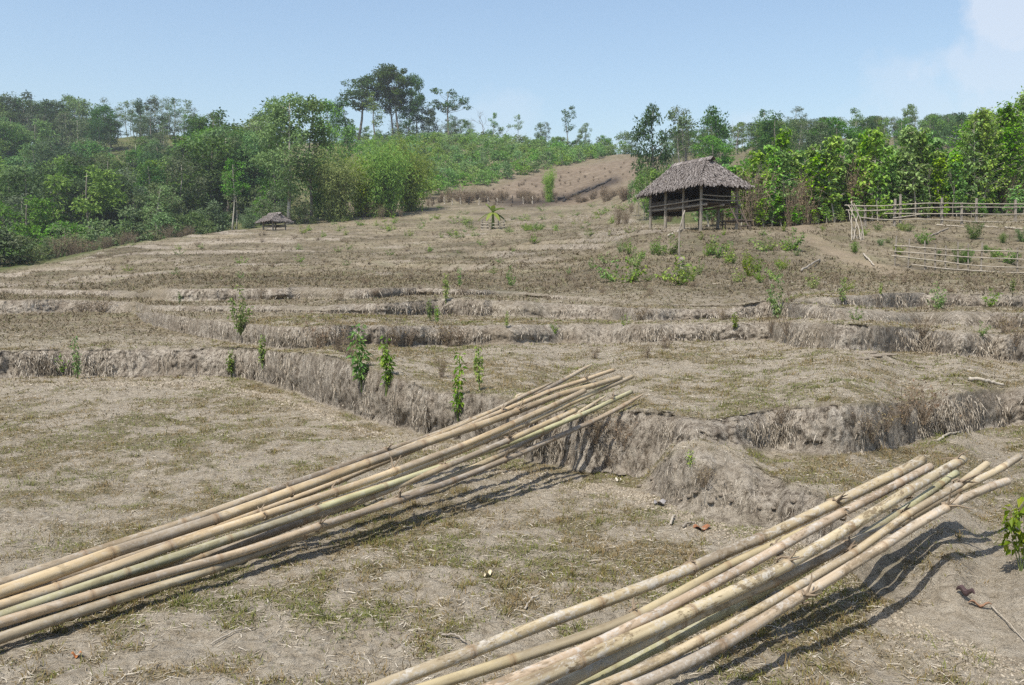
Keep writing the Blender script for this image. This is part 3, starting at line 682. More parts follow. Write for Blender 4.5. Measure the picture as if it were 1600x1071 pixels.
# things around the large hut
def stick(name, label, cat, P, r, mat, group=None, seed=0, sides=6):
    rg = np.random.default_rng(seed); P = np.array([list(q) for q in P], float)
    K, s = smooth_path(P, 14) if len(P) > 2 else (P[0] + (P[1] - P[0]) * np.linspace(0, 1, 14)[:, None], None)
    K = K + rg.normal(size=K.shape) * r * .35; K[0] = P[0]; K[-1] = P[-1]
    o = K[0].copy(); return thing(name, label, cat, o, group=group, me=MB().tube(K - o, np.linspace(r, r * .7, 14), sides).mesh(name, mat, True))
def pxz(px, py, Y): return on_y(px, py, Y)
b = hit(1064, 412)
stick('wooden_stake', 'tall crooked pale stake standing on the slope in front of the hut', 'stake', [(b.x, b.y, b.z - .2), pxz(1061, 380, b.y), pxz(1065, 345, b.y + .1), pxz(1070, 329, b.y + .2)], .032, M['wood_grey'], seed=2)
b = hit(1063, 424)
stick('wooden_stump', 'short thick weathered post below the tall pale stake', 'post', [(b.x, b.y, b.z - .15), (b.x + .02, b.y, b.z + .38)], .085, M['wood_grey'], seed=4, sides=9)
a, b = hit(1044, 370), hit(1066, 360)
stick('fallen_branch', 'pale branch lying on the mound edge under the hut', 'branch', [a + Vector((0, 0, .05)), b + Vector((0, 0, .05))], .05, M['wood_pale'], seed=5)
a, b = hit(1252, 425), hit(1281, 407)
stick('fallen_branch', 'grey branch lying by itself on the track right of the weedy slope', 'branch', [a + Vector((0, 0, .04)), b + Vector((0, 0, .04))], .035, M['wood_grey'], seed=6)
a, b = hit(1514, 596), hit(1568, 606)
stick('bare_stick', 'white peeled stick lying on the terrace at the right', 'stick', [a + Vector((0, 0, .03)), (a + b) / 2 + Vector((0, 0, .045)), b + Vector((0, 0, .03))], .022, M['wood_pale'], seed=7)
# bench of poles under the near end of the hut
c = at(1150, 43.2)
bn = thing('pole_bench', 'low dark bench of poles in the shade under the hut', 'bench', c)
mb = MB()
for k in range(6): mb.tube([(-.7, .12 * k - .3, .42), (.7, .12 * k - .3, .44)], .04, 5)
link('bench_top', mb.mesh('bench_top', M['wood_dark']), bn)
for sx in (-.6, .6):
    for sy in (-.25, .25): link('leg', MB().tube([(sx, sy, -.15), (sx, sy, .42)], .035, 5).mesh('leg', M['wood_dark']), bn)

# ------------------------------------------------------------------ fences
def rail_fence(label, Y, posts, rails, rp, rr, group=None, mat='wood_pale'):
    p0 = posts[0]; b = pxz(p0[0], p0[2], Y(p0[0])); root = thing('rail_fence', label, 'fence', (b.x, b.y, gz(b.x, b.y)), group=group)
    O = np.array(root.location); rg = np.random.default_rng(int(p0[0]))
    for (px, pt, pb, lean) in posts:
        t_ = np.array(pxz(px, pt, Y(px))); q = np.array(pxz(px + lean, pb, Y(px))); q[2] = gz(q[0], q[1]) - .2
        link('post', MB().tube([q - O, (q + t_) / 2 - O + rg.normal(size=3) * .012, t_ - O], [rp, rp * .95, rp * .85], 7).mesh('post', M['wood_grey']), root)
    for pts in rails:
        P = [np.array(pxz(px, py, Y(px) - rp * 1.3)) for px, py in pts]
        K, _s = smooth_path(P, 8 * len(P)) if len(P) > 2 else (np.array([P[0] + (P[1] - P[0]) * t for t in np.linspace(0, 1, 14)]), 0)
        K = K + np.cumsum(rg.normal(size=K.shape), axis=0) * .004
        link('rail', MB().tube(K - O, np.linspace(rr, rr * .75, len(K)), 6).mesh('rail', M[mat]), root)
    return root
Yu = lambda px: 43.3 + (px - 1330) * .004
rail_fence('long upper fence of four bamboo rails along the thicket behind the garden', Yu,
    [(1352, 322, 352, 0), (1399, 311, 351, -2), (1407, 304, 346, 0), (1472, 309, 350, 0), (1503, 317, 343, 0), (1526, 310, 346, 0), (1587, 312, 346, 0), (1640, 310, 346, 0)],
    [[(1320, 321), (1370, 322.5), (1430, 319), (1470, 318), (1540, 318.5), (1640, 319)], [(1322, 328.5), (1370, 329.5), (1420, 327), (1460, 325), (1540, 325), (1640, 325.5)], [(1381, 334), (1450, 334), (1520, 334.5), (1640, 335)], [(1343, 340), (1376, 343), (1440, 342), (1500, 344), (1640, 345.5)], [(1395, 341), (1420, 338), (1445, 333)]], .07, .029)
Yl = lambda px: 34.3 - (px - 1400) * .006
rail_fence('lower garden fence of thin stakes and four sagging rails', Yl,
    [(1401, 369, 409, -3), (1421, 373, 411, -2), (1445, 376, 414, 0), (1462, 382, 418, 0), (1478, 384, 420, 0), (1497, 378, 423, 0), (1513, 381, 424, 0), (1535, 379, 424, -2), (1533, 410, 425, 0), (1590, 387, 428, 0), (1630, 385, 428, 0)],
    [[(1397, 384), (1450, 388), (1520, 391.5), (1640, 393.5)], [(1397, 393), (1450, 396.5), (1520, 401), (1640, 405)], [(1393, 399.5), (1450, 405), (1512, 412.5), (1640, 416.5)], [(1424, 413.5), (1460, 418.5), (1520, 423.5), (1640, 428)]], .03, .025)
# leaning sticks at the fence's end
for n_, (x0, y0, x1, y1, bend) in enumerate([(1325, 321, 1345, 384, 4), (1329, 316, 1349, 386, 6), (1331, 314, 1331, 368, 0), (1334, 318, 1346, 372, 5), (1341, 327, 1334, 366, 0), (1326, 328, 1341, 378, -3)]):
    t_ = pxz(x0, y0, 39.6 + .15 * n_); q = pxz(x1, y1, 38.9 + .1 * n_); q.z = gz(q.x, q.y) - .05; m_ = (t_ + q) / 2 + Vector((bend * .03, 0, 0))
    stick('bare_stick', 'bleached stick leaning with others against the left end of the upper fence', 'stick', [q, m_, t_], .026, M['wood_grey' if n_ % 2 else 'wood_pale'], 'bleached sticks leaning at the fence end', 30 + n_)
a, b = hit(1349, 399), hit(1366, 417)
stick('bare_stick', 'pale stick fallen on the ground below the leaning sticks', 'stick', [a + Vector((0, 0, .06)), b + Vector((0, 0, .05))], .035, M['wood_pale'], seed=40)
for n_, (x0, y0, x1, y1, lb) in enumerate([(1463, 353, 1506, 356, 'long pale pole lying on garden soil below the upper fence'), (1532, 355, 1560, 357, 'short pale pole on garden soil beside the feathery shrub'), (1570, 357, 1598, 360, 'pale pole on garden soil at the right picture edge'), (1455, 370, 1482, 358, 'thin dark stick slanting across the garden soil')]):
    a, b = hit(x0, y0), hit(x1, y1)
    stick('fallen_branch', lb, 'branch', [a + Vector((0, 0, .05)), b + Vector((0, 0, .05))], .035, M['wood_pale' if n_ < 3 else 'wood_grey'], seed=50 + n_)
# pen round the banana plant
bb = hit(770, 358); Yb = bb.y
rail_fence('little square pen of grey rails round the banana plant', lambda px: Yb - .6, [(753, 344, 359, 0), (762, 346, 359, 0), (779, 345, 359, 0), (788, 343, 359, 0)], [[(751, 350), (789, 350)], [(751, 354.5), (789, 354.5)], [(751, 359), (789, 358.6)]], .045, .04)
rail_fence('rear side of the little pen behind the banana plant', lambda px: Yb + 1.2, [(754, 343, 356, 0), (770, 342, 356, 0), (787, 343, 356, 0)], [[(752, 347), (788, 347)], [(752, 351), (788, 351)]], .04, .035)
# row of short posts along the burnt edge of the field
for n_, (px, yt, yb_) in enumerate([(678, 309, 320), (694, 308, 319), (706, 310, 320), (720, 309, 321), (733, 308, 320), (748, 310, 320), (763, 307, 319), (777, 310, 320), (800, 306, 318), (818, 308, 319), (832, 307, 319)]):
    q = hit(px, yb_); Yp = q.y; t_ = pxz(px + (n_ % 3 - 1), yt, Yp)
    stick('fence_post', 'short pale post in the row along the far burnt field edge', 'post', [(q.x, q.y, q.z - .2), t_], .085, M['wood_pale' if n_ % 4 else 'char'], 'posts along the burnt field edge', 60 + n_)
for n_, (x0, y0, x1, y1) in enumerate([(872, 313, 884, 310), (884, 312, 900, 305), (893, 308, 908, 302), (905, 303, 921, 296), (915, 301, 931, 294), (926, 296, 941, 289), (940, 290, 955, 282), (880, 316, 889, 309)]):
    a, b = hit(x0, y0), hit(x1, y1)
    stick('charred_log', 'charred log in the black burnt strip across the brown hillside', 'log', [a + Vector((0, 0, .12)), b + Vector((0, 0, .2))], .15, M['char'], 'charred logs on the burnt strip', 80 + n_)
# ------------------------------------------------------------------ plants
def crown_points(rg, shape, H, z0, rx, n):
    out = []; ph = rg.uniform(0, 6.28, 3); sx, sy = rg.uniform(-.12, .12, 2) * rx
    while len(out) < n:
        a = rg.uniform(0, 2 * PI); u = rg.uniform(0, 1)
        irr = 1 + .30 * math.sin(2 * a + ph[0]) + .18 * math.sin(3 * a + ph[1] + u * 4) + .18 * math.sin(u * 9 + ph[2] + a)
        if shape == 'round': env = rx * max(1 - (2 * (u - .42) / 1.2) ** 2, 0) ** .55
        elif shape == 'cone': env = rx * (1 - u) ** .75 * (.35 + .65 * min(u / .2, 1))
        elif shape == 'column': env = rx * (.55 + .45 * math.sin(PI * min(u * 1.05, 1)))
        elif shape == 'umbrella': env = rx * max(1 - max(u - .35, 0) ** 2 / .43, 0) ** .5 * (.45 + .55 * min(u / .4, 1))
        else: env = rx
        rr = env * irr * rg.uniform(.15, 1) ** .55
        out.append((rr * math.cos(a) + sx, rr * math.sin(a) + sy, H * (z0 + (1 - z0) * (u * .95 + .02))))
    return np.array(out)

def gen_tree(seed, H, z0, rx, shape, ncl, nlv, ls, clr, tr, leaf, bark, lean=.03, limbs=12, flat=.65, wl=.5):
    rg = np.random.default_rng(seed)
    C = crown_points(rg, shape, H, z0, rx, ncl)
    tb = MB(); n = 9; t = np.linspace(0, 1, n)
    bx, by = rg.normal(0, lean, 2) * H
    top = .93
    P = np.stack([bx * t ** 1.5 + .012 * H * np.sin(t * 7 + rg.uniform(0, 6)), by * t ** 1.5 + .012 * H * np.sin(t * 6 + rg.uniform(0, 6)), H * top * t], -1); P -= P[0]
    P[0, 2] = -.04 * H
    rad = tr * (1 - .86 * t); rad[0] *= 1.5
    tb.tube(P, rad, 8)
    C[:, 0] += bx * (C[:, 2] / H) ** 1.5; C[:, 1] += by * (C[:, 2] / H) ** 1.5
    pick = rg.permutation(ncl)[:limbs]
    for c in C[pick]:
        d = math.hypot(c[0] - np.interp(c[2], P[:, 2], P[:, 0]), c[1] - np.interp(c[2], P[:, 2], P[:, 1]))
        z = max(c[2] - d * rg.uniform(.5, 1.1), H * z0 * rg.uniform(.6, .95)); z = min(z, H * .88)
        b = np.array([np.interp(z, P[:, 2], P[:, 0]), np.interp(z, P[:, 2], P[:, 1]), z]); m = b * .5 + c * .5 + np.array([0, 0, -.04 * H * rg.uniform(.2, 1)]) + rg.normal(size=3) * .012 * H
        r0 = np.interp(z / (H * top), t, rad) * .55
        tb.tube([b, m, c], [r0, r0 * .6, r0 * .18], 5)
    cb = MB(); n = ncl * nlv
    ci = np.repeat(np.arange(ncl), nlv); cs = clr * rg.uniform(.6, 1.3, ncl)[ci]
    o = rg.normal(size=(n, 3)); o /= np.linalg.norm(o, axis=1)[:, None]; rr = rg.uniform(.2, 1, n) ** .6
    off = o * (rr * cs)[:, None]; off[:, 2] *= flat
    Pp = C[ci] + off
    D = o + rg.normal(size=(n, 3)) * .6; D[:, 2] -= .35
    N = o * .5 + np.array([0, 0, .8]) + rg.normal(size=(n, 3)) * .45
    cb.leaves(Pp, D, N, ls * rg.uniform(.6, 1.35, n), ls * wl * rg.uniform(.7, 1.3, n))
    return tb.mesh('trunk', M[bark], True), cb.mesh('crown', M[leaf]), H

def branchy(rg, tb, p, d, ln, r, depth, tips):
    q = p + d * ln * .5 + rg.normal(size=3) * ln * .05; e = p + d * ln + rg.normal(size=3) * ln * .06
    tb.tube([p, q, e], [r, r * .8, r * .6], 5 if depth > 1 else 4, caps=False); tips.append(e)
    if depth <= 0: return
    for k in range(int(rg.integers(2, 4))):
        dd = d + rg.normal(size=3) * .55; dd[2] += .18; dd /= np.linalg.norm(dd); branchy(rg, tb, p + (e - p) * rg.uniform(.55, 1), dd, ln * rg.uniform(.55, .8), r * .55, depth - 1, tips)
def gen_bare(seed, H, leaf=None, nl=0, ls=.3, bark='bark_grey'):
    rg = np.random.default_rng(seed); tb = MB(); tips = []
    branchy(rg, tb, np.array([0, 0, -.1]), np.array([0, 0, 1.0]), H * .42, H * .014, 4, tips)
    tips = np.array(tips); cm = None
    if nl:
        cb = MB(); i = rg.integers(len(tips) // 4, len(tips), nl); n = nl
        cb.leaves(tips[i] + rg.normal(size=(n, 3)) * H * .035, rg.normal(size=(n, 3)), np.array([0, 0, 1.]) + rg.normal(size=(n, 3)) * .6, ls * rg.uniform(.6, 1.3, n), ls * .5)
        cm = cb.mesh('crown', M[leaf])
    return tb.mesh('trunk', M[bark], True), cm, H * 1.25

def gen_bamboo(seed, H):
    rg = np.random.default_rng(seed); tb, cb = MB(), MB(); LP, LD = [], []
    for k in range(52):
        a = rg.uniform(0, 2 * PI); b = np.array([math.cos(a), math.sin(a), 0]) * rg.uniform(.0, .9); out = np.array([math.cos(a), math.sin(a), 0]); h = H * rg.uniform(.55, 1.0); sp = rg.uniform(.06, .46) * H * .6
        t = np.linspace(0, 1, 9); P = b[None] + out[None] * (sp * t ** 2.2)[:, None] + np.array([0, 0, 1.])[None] * (h * (t - .22 * t ** 3.5))[:, None]
        tb.tube(P, .045 * (1 - .85 * t), 5, caps=False)
        for q in rg.uniform(.03, 1, 34) ** .8:
            c = np.array([np.interp(q, t, P[:, i]) for i in range(3)]) + rg.normal(size=3) * H * .05
            for e in range(3): LP.append(c + rg.normal(size=3) * .22); dd = rg.normal(size=3); dd[2] = -abs(dd[2]) * .8 - .1; LD.append(dd)
    LP = np.array(LP); n = len(LP)
    cb.leaves(LP, np.array(LD), np.array([0, 0, 1.]) + rg.normal(size=(n, 3)) * .5, .44 * rg.uniform(.6, 1.3, n), .115)
    return tb.mesh('culm', M['stem_green'], True), cb.mesh('foliage', M['leaf_bamboo']), H * .80

def gen_teak(seed, H, n_br=34, ls=.36, leaf='leaf_bright', z0=.12, spread=.15):
    """young broad-leaved tree: thin straight stem, whorls of big drooping leaves"""
    rg = np.random.default_rng(seed); tb, cb = MB(), MB(); t = np.linspace(0, 1, 9)
    P = np.stack([.03 * H * np.sin(t * 4 + rg.uniform(0, 6)), .03 * H * np.sin(t * 3 + rg.uniform(0, 6)), H * t], -1); P -= P[0]; P[0, 2] = -.2
    tb.tube(P, H * .0085 * (1 - .8 * t), 6, caps=False); LP, LD = [], []
    for k in range(n_br):
        u = z0 + (1 - z0) * rg.uniform(0, 1) ** .75; c = np.array([np.interp(u, t, P[:, i]) for i in range(3)]); a = rg.uniform(0, 2 * PI)
        ln = H * spread * (1.15 - u * .75) * rg.uniform(.25, 1.2); d = np.array([math.cos(a), math.sin(a), rg.uniform(.2, .9)]); e = c + d * ln
        tb.tube([c, (c + e) / 2 + [0, 0, .03], e], [.018, .012, .006], 4, caps=False)
        for q in range(int(rg.integers(6, 11))):
            LP.append(c + (e - c) * rg.uniform(.25, 1.05) + rg.normal(size=3) * .08); b = rg.uniform(0, 2 * PI); LD.append([math.cos(b), math.sin(b), rg.uniform(-1.3, .1)])
    LP = np.array(LP); n = len(LP)
    cb.leaves(LP, np.array(LD), np.array([0, 0, 1.]) + rg.normal(size=(n, 3)) * .3, ls * rg.uniform(.55, 1.2, n), ls * .52, droop=.22)
    return tb.mesh('trunk', M['bark_pale'], True), cb.mesh('crown', M[leaf]), H

def gen_weed(seed, H, stems, nl, ls, spread=.08, leaf='leaf_weed', bare=.22, wl=.55, wild=.35):
    rg = np.random.default_rng(seed); tb, cb = MB(), MB(); LP, LD = [], []
    for k in range(stems):
        h = H * (1 if k == 0 else rg.uniform(.35, .85)); a = rg.uniform(0, 6.28); o = np.array([math.cos(a), math.sin(a), 0]) * spread * H * (k > 0); t = np.linspace(0, 1, 7)
        P = np.stack([o[0] * (.3 + 2.2 * t) + .02 * H * np.sin(t * 5 + seed), o[1] * (.3 + 2.2 * t) + .02 * H * np.sin(t * 4 + k), h * t], -1); P[0, 2] = -.03 * H
        tb.tube(P, np.maximum(H * .011 * (1 - .7 * t), .002), 5, caps=False)
        for q in range(int(nl * h / H)):
            u = bare + (1 - bare) * rg.uniform(0, 1) ** .85; c = np.array([np.interp(u, t, P[:, i]) for i in range(3)]); b = rg.uniform(0, 6.28)
            d = np.array([math.cos(b), math.sin(b), rg.uniform(-1.2, wild)]); LP.append(c + d * [1, 1, .2] * ls * rg.uniform(.1, .7)); LD.append(d)
    LP = np.array(LP); n = len(LP)
    cb.leaves(LP, np.array(LD), np.array([0, 0, 1.]) + rg.normal(size=(n, 3)) * .35, ls * rg.uniform(.5, 1.25, n), ls * wl, droop=.25)
    return tb.mesh('stem', M['stem_green'], True), cb.mesh('leaves', M[leaf]), H

def gen_dry(seed, H, n=26, nl=60, ls=.05, mat='twig', spread=.5):
    rg = np.random.default_rng(seed); tb, cb = MB(), MB(); tips = []
    for k in range(n):
        a = rg.uniform(0, 6.28); o = rg.normal(size=3) * .06 * H; o[2] = 0; d = np.array([math.cos(a) * rg.uniform(.1, spread), math.sin(a) * rg.uniform(.1, spread), 1.0]); ln = H * rg.uniform(.4, 1)
        e = o + d * ln; m = (o + e) / 2 + rg.normal(size=3) * .05 * H; b = o - np.array([0, 0, .05 * H]); tb.tube([b, m, e], [.006 * H, .0045 * H, .002 * H], 4, caps=False); tips += [m, e]
        for q in range(3):
            f = m + (e - m) * rg.uniform(0, .9); g = f + (d * .4 + rg.normal(size=3) * .45) * ln * .35; tb.tube([f, g], [.004 * H, .002 * H], 3, caps=False); tips.append(g)
    tips = np.array(tips); i = rg.integers(0, len(tips), nl)
    cb.leaves(tips[i] + rg.normal(size=(nl, 3)) * .03 * H, rg.normal(size=(nl, 3)), rg.normal(size=(nl, 3)), ls * rg.uniform(.6, 1.3, nl), ls * .5)
    return tb.mesh('twigs', M[mat], True), cb.mesh('dry_leaves', M['leaf_dry']), H

PN = {'tree': ('trunk', 'crown'), 'bamboo': ('culm', 'foliage'), 'weed': ('stem', 'leaves'), 'dry': ('twigs', 'dry_leaves')}
K = {}
K['dark'] = [gen_tree(100 + s, 10, .14, 3.4, 'round', 46, 62, .42, 1.0, .22, 'leaf_dark', 'bark_grey') for s in range(3)]
K['mid'] = [gen_tree(110 + s, 10, .18, 3.1, 'round', 42, 60, .40, .95, .20, 'leaf_mid', 'bark_grey') for s in range(3)]
K['pale'] = [gen_tree(120 + s, 11, .30, 2.1, 'column', 30, 46, .36, .85, .15, 'leaf_pale', 'bark_pale') for s in range(2)]
K['slim'] = [gen_tree(130 + s, 12, .50, 1.7, 'round', 20, 44, .36, .75, .13, 'leaf_mid', 'bark_pale') for s in range(2)]
K['slimdry'] = [gen_tree(135 + s, 12, .42, 1.5, 'round', 22, 26, .32, .8, .12, 'leaf_pale', 'bark_pale') for s in range(2)]
K['bush'] = [gen_tree(140 + s, 3.2, .02, 1.7, 'round', 26, 50, .30, .55, .06, 'leaf_mid', 'bark_grey') for s in range(2)]
K['bushpale'] = [gen_tree(145 + s, 3.2, .02, 1.8, 'round', 26, 46, .28, .6, .05, 'leaf_pale', 'bark_grey') for s in range(2)]
K['cone'] = [gen_tree(150, 10, .10, 2.3, 'cone', 46, 56, .34, .8, .18, 'leaf_dark', 'bark_grey')]
K['bare'] = [gen_bare(160 + s, 8) for s in range(2)]
K['sparse'] = [gen_bare(165 + s, 8, 'leaf_mid', 420, .42) for s in range(2)]
K['seedling'] = [gen_tree(170 + s, 2.4, .05, .95, 'round', 13, 22, .32, .40, .04, 'leaf_crop', 'bark_grey') for s in range(3)]
K['teak'] = [gen_teak(180 + s, 5.0, 62, .28) for s in range(4)]
K['teakbig'] = [gen_teak(190 + s, 8.0, 260, .25, z0=.08, spread=.20) for s in range(2)]
K['scrub'] = [gen_dry(195 + s, 3.4, 40, 240, .15, 'twig', .34) for s in range(2)]
K['bambooc'] = [gen_bamboo(200 + s, 10) for s in range(2)]
PARTS = {'bambooc': 'bamboo', 'scrub': 'dry'}

def plant(name, kind, loc, H, label, cat, group=None, var=None, wide=1.0, rz=None, parts='tree'):
    v = K[kind][(var if var is not None else random.randrange(99)) % len(K[kind])]; s = H / v[2]
    o = thing(name, label, cat, loc, random.uniform(0, 6.28) if rz is None else rz, group); o.scale = (s * wide, s * wide, s)
    pn = PN[PARTS.get(kind, parts)]
    link(pn[0], v[0], o)
    if v[1] is not None: link(pn[1], v[1], o)
    return o
def hp(px, Y, hpx): return hpx * Y / F

# --- the wooded hillside at the left
LB = {'dark': 'dark green broad crowned tree in the wooded valley and hillside at the left', 'mid': 'fresh green broad crowned tree on the wooded hillside at the left', 'pale': 'pale olive upright tree among the dense trees of the left hillside', 'slim': 'slender pale trunked tree among the dense trees of the left hillside'}
GRP = {'dark': 'dark trees of the left hillside', 'mid': 'green trees of the left hillside', 'pale': 'pale trees of the left hillside', 'slim': 'slender trees of the left hillside'}
rl = random.Random(5)
for n_ in range(170):
    px = rl.uniform(-60, 430); Y = 98 + 128 * rl.random() ** .8
    kind = rl.choices(['dark', 'mid', 'pale', 'slim'], [5, 3, 2.2, 1.2])[0]
    if px > 330 and Y < 118: continue
    h = rl.uniform(7.5, 12.5) if kind != 'slim' else rl.uniform(8, 12)
    p = at(px, Y); top = px_of(p.x, p.y, p.z + h)[1]
    if 165 < px < 320 and top < 208 and Y < 215: h *= .6
    if px > 180 and Y > 190: h *= .7
    plant('hillside_tree', kind, p, h, LB[kind], 'tree', GRP[kind], wide=rl.uniform(.9, 1.35))
for n_ in range(90):
    px = rl.uniform(-40, 440); Y = rl.uniform(84 if px > 250 else 76, 150)
    Y = max(Y, np.interp(px, [0, 100, 200, 300, 400, 440], [70, 74, 84, 92, 104, 108]))
    kind = rl.choices(['bush', 'bushpale'], [1.2, 1])[0]
    plant('hillside_bush', kind, at(px, Y), rl.uniform(1.8, 4.2), 'leafy green bush on the slope between field edge and left woods' if kind == 'bush' else 'yellowish green bush on the slope between field edge and left woods', 'bush', 'green bushes below the left woods' if kind == 'bush' else 'yellowish bushes below the left woods', wide=rl.uniform(.9, 1.3))
for n_ in range(24):
    px = 4 + n_ * 13 + rl.uniform(-7, 7); Y = np.interp(px, [0, 100, 200, 300, 400], [66, 70, 80, 90, 98]) + rl.uniform(-1, 3)
    plant('edge_shrub', 'scrub', at(px, Y), rl.uniform(.9, 1.9), 'dry brown weedy shrub along the left edge of the upper field', 'shrub', 'dry shrubs along the left field edge', wide=1.7)
for (px, Y, h, w) in [(8, 63, 2.5, 1.3), (34, 64, 2.1, 1.2), (-20, 62, 3.0, 1.3), (60, 69, 1.7, 1.2)]:
    plant('yellow_bush', 'bushpale', at(px, Y), h, 'tall yellow green bush beside the left picture edge above the paddy', 'bush', 'yellow bushes at the left picture edge', wide=w)
# ridge line of the left hillside
for n_ in range(34):
    px = 118 + n_ * 5.8 + rl.uniform(-3, 3); Y = rl.uniform(236, 250)
    kind = rl.choices(['slimdry', 'pale', 'slim'], [3, 1.3, 1])[0]
    plant('ridge_tree', kind, at(px, Y), hp(px, Y, rl.uniform(42, 66)), 'thin grey trunked tree in the row along the left ridge', 'tree', 'thin trees along the left ridge', wide=1.15)
for n_ in range(16):
    px = n_ * 9.5 + rl.uniform(-4, 4) - 6; Y = rl.uniform(218, 238)
    plant('ridge_tree', rl.choice(['dark', 'mid', 'pale']), at(px, Y), hp(px, Y, rl.uniform(62, 86)), 'round crowned tree on the skyline of the left ridge', 'tree', 'round crowned trees on the left skyline', wide=1.05)
plant('ridge_tree', 'sparse', at(37, 228), hp(37, 228, 92), 'taller airy tree standing above the left skyline', 'tree', var=0)
plant('bare_tree', 'bare', at(12, 228), hp(12, 228, 84), 'leafless grey tree at the far left of the skyline', 'tree', var=1)
plant('bare_tree', 'bare', at(150, 236), hp(150, 236, 76), 'leafless grey tree in the middle of the left skyline', 'tree', var=0, wide=1.2)
K['palm'] = [gen_tree(401, 12, .76, 1.9, 'umbrella', 16, 34, .40, .55, .16, 'leaf_dark', 'bark_grey', limbs=8)]
plant('lone_tree', 'palm', at(241, 215), hp(241, 215, 80), 'tall lone tree with a bare trunk and small flat top on the left ridge', 'tree')
plant('ridge_tree', 'cone', at(226, 234), hp(226, 234, 64), 'dark narrow tree beside the tall lone tree on the left ridge', 'tree')
for (px, Y, hpx, kind, w) in [(338, 165, 118, 'dark', 1.0), (352, 166, 96, 'dark', 1.1), (326, 167, 92, 'dark', 1.2), (366, 150, 96, 'mid', 1.2), (306, 160, 88, 'mid', 1.3), (280, 150, 78, 'mid', 1.4)]:
    plant('hillside_tree', kind, at(px, Y), hp(px, Y, hpx), 'dark green tree in the cluster above the dip left of the biggest field edge tree' if kind == 'dark' else 'bright green tree under the dark cluster on the left hillside', 'tree', 'dark cluster above the dip' if kind == 'dark' else 'bright trees below the dark cluster', wide=w)
plant('bare_tree', 'bare', at(402, 170), hp(402, 170, 106), 'leafless white branched tree on the skyline left of the big field edge tree', 'tree', var=1)
plant('slim_tree', 'slim', at(364, 104), hp(364, 104, 116), 'slender white trunked tree left of the small thatched shelter', 'tree', var=0, wide=1.1)
plant('slim_tree', 'slim', at(371, 106), hp(371, 106, 92), 'shorter white trunked tree right beside the slender one by the small shelter', 'tree', var=1)
plant('slim_tree', 'slim', at(247, 104), hp(247, 104, 112), 'slender pale trunked tree at the edge of the left woods above the field', 'tree', var=1, wide=1.3)

# --- big trees and bamboo at the far field edge
K['edge'] = [gen_tree(411, 15, .22, 3.5, 'round', 66, 80, .36, 1.05, .20, 'leaf_mid', 'bark_pale', lean=.01, limbs=18), gen_tree(412, 13, .25, 2.6, 'round', 46, 70, .36, 1.0, .17, 'leaf_mid', 'bark_grey', limbs=14), gen_tree(413, 15, .15, 2.5, 'column', 46, 70, .36, .95, .17, 'leaf_dark', 'bark_grey', limbs=12)]
plant('field_edge_tree', 'edge', at(452, 96), hp(452, 96, 208), 'biggest tree at the field edge with a pale trunk right of the small shelter', 'tree', var=0, wide=1.06, rz=1.0)
plant('field_edge_tree', 'edge', at(487, 99), hp(487, 99, 186), 'dark trunked tree just right of the biggest field edge tree', 'tree', var=1, wide=1.05)
plant('field_edge_tree', 'edge', at(430, 108), hp(430, 108, 190), 'dark green tree behind the biggest field edge tree', 'tree', var=2)
plant('field_edge_tree', 'edge', at(516, 128), hp(516, 128, 150), 'olive green tree rising behind the bamboo clumps', 'tree', var=1, wide=1.05)
plant('field_edge_tree', 'edge', at(541, 150), hp(541, 150, 122), 'darker rounded tree between the bamboo clumps and the skyline trees', 'tree', var=2, wide=1.1)
plant('field_edge_tree', 'edge', at(398, 125), hp(398, 125, 120), 'lower green tree left behind the biggest field edge tree', 'tree', var=1, wide=1.2)
for (px, Y, hpx, w, lb) in [(528, 98, 116, 1.0, 'left bamboo clump with the dark shaded base'), (566, 103, 92, 1.0, 'low bamboo clump in the middle between two taller clumps'), (602, 102, 118, 1.05, 'tallest airy yellow green bamboo clump'), (640, 107, 112, 1.0, 'right bamboo clump beside the planted slope'), (500, 104, 90, .9, 'bamboo clump half behind the dark trunked field edge tree')]:
    plant('bamboo_clump', 'bambooc', at(px, Y), hp(px, Y, hpx), lb, 'bamboo clump', wide=w)
for n_ in range(26):
    px = 470 + n_ * 8.2 + rl.uniform(-4, 4); Y = rl.uniform(98, 110) if px < 660 else rl.uniform(112, 118)
    plant('dry_scrub', 'scrub', at(px, Y), rl.uniform(.6, 1.5), 'brown dry scrub at the foot of the bamboo clumps', 'shrub', 'dry scrub under the bamboo', wide=1.3)
for (px, Y, h) in [(398, 93, 2.0), (478, 95, 2.2), (463, 98, 2.6), (440, 101, 2.2), (415, 100, 2.6), (386, 100, 2.0)]:
    plant('field_edge_bush', 'bushpale', at(px, Y), h, 'low pale bush round the trunk of the biggest field edge tree', 'bush', 'pale bushes under the biggest field edge tree')
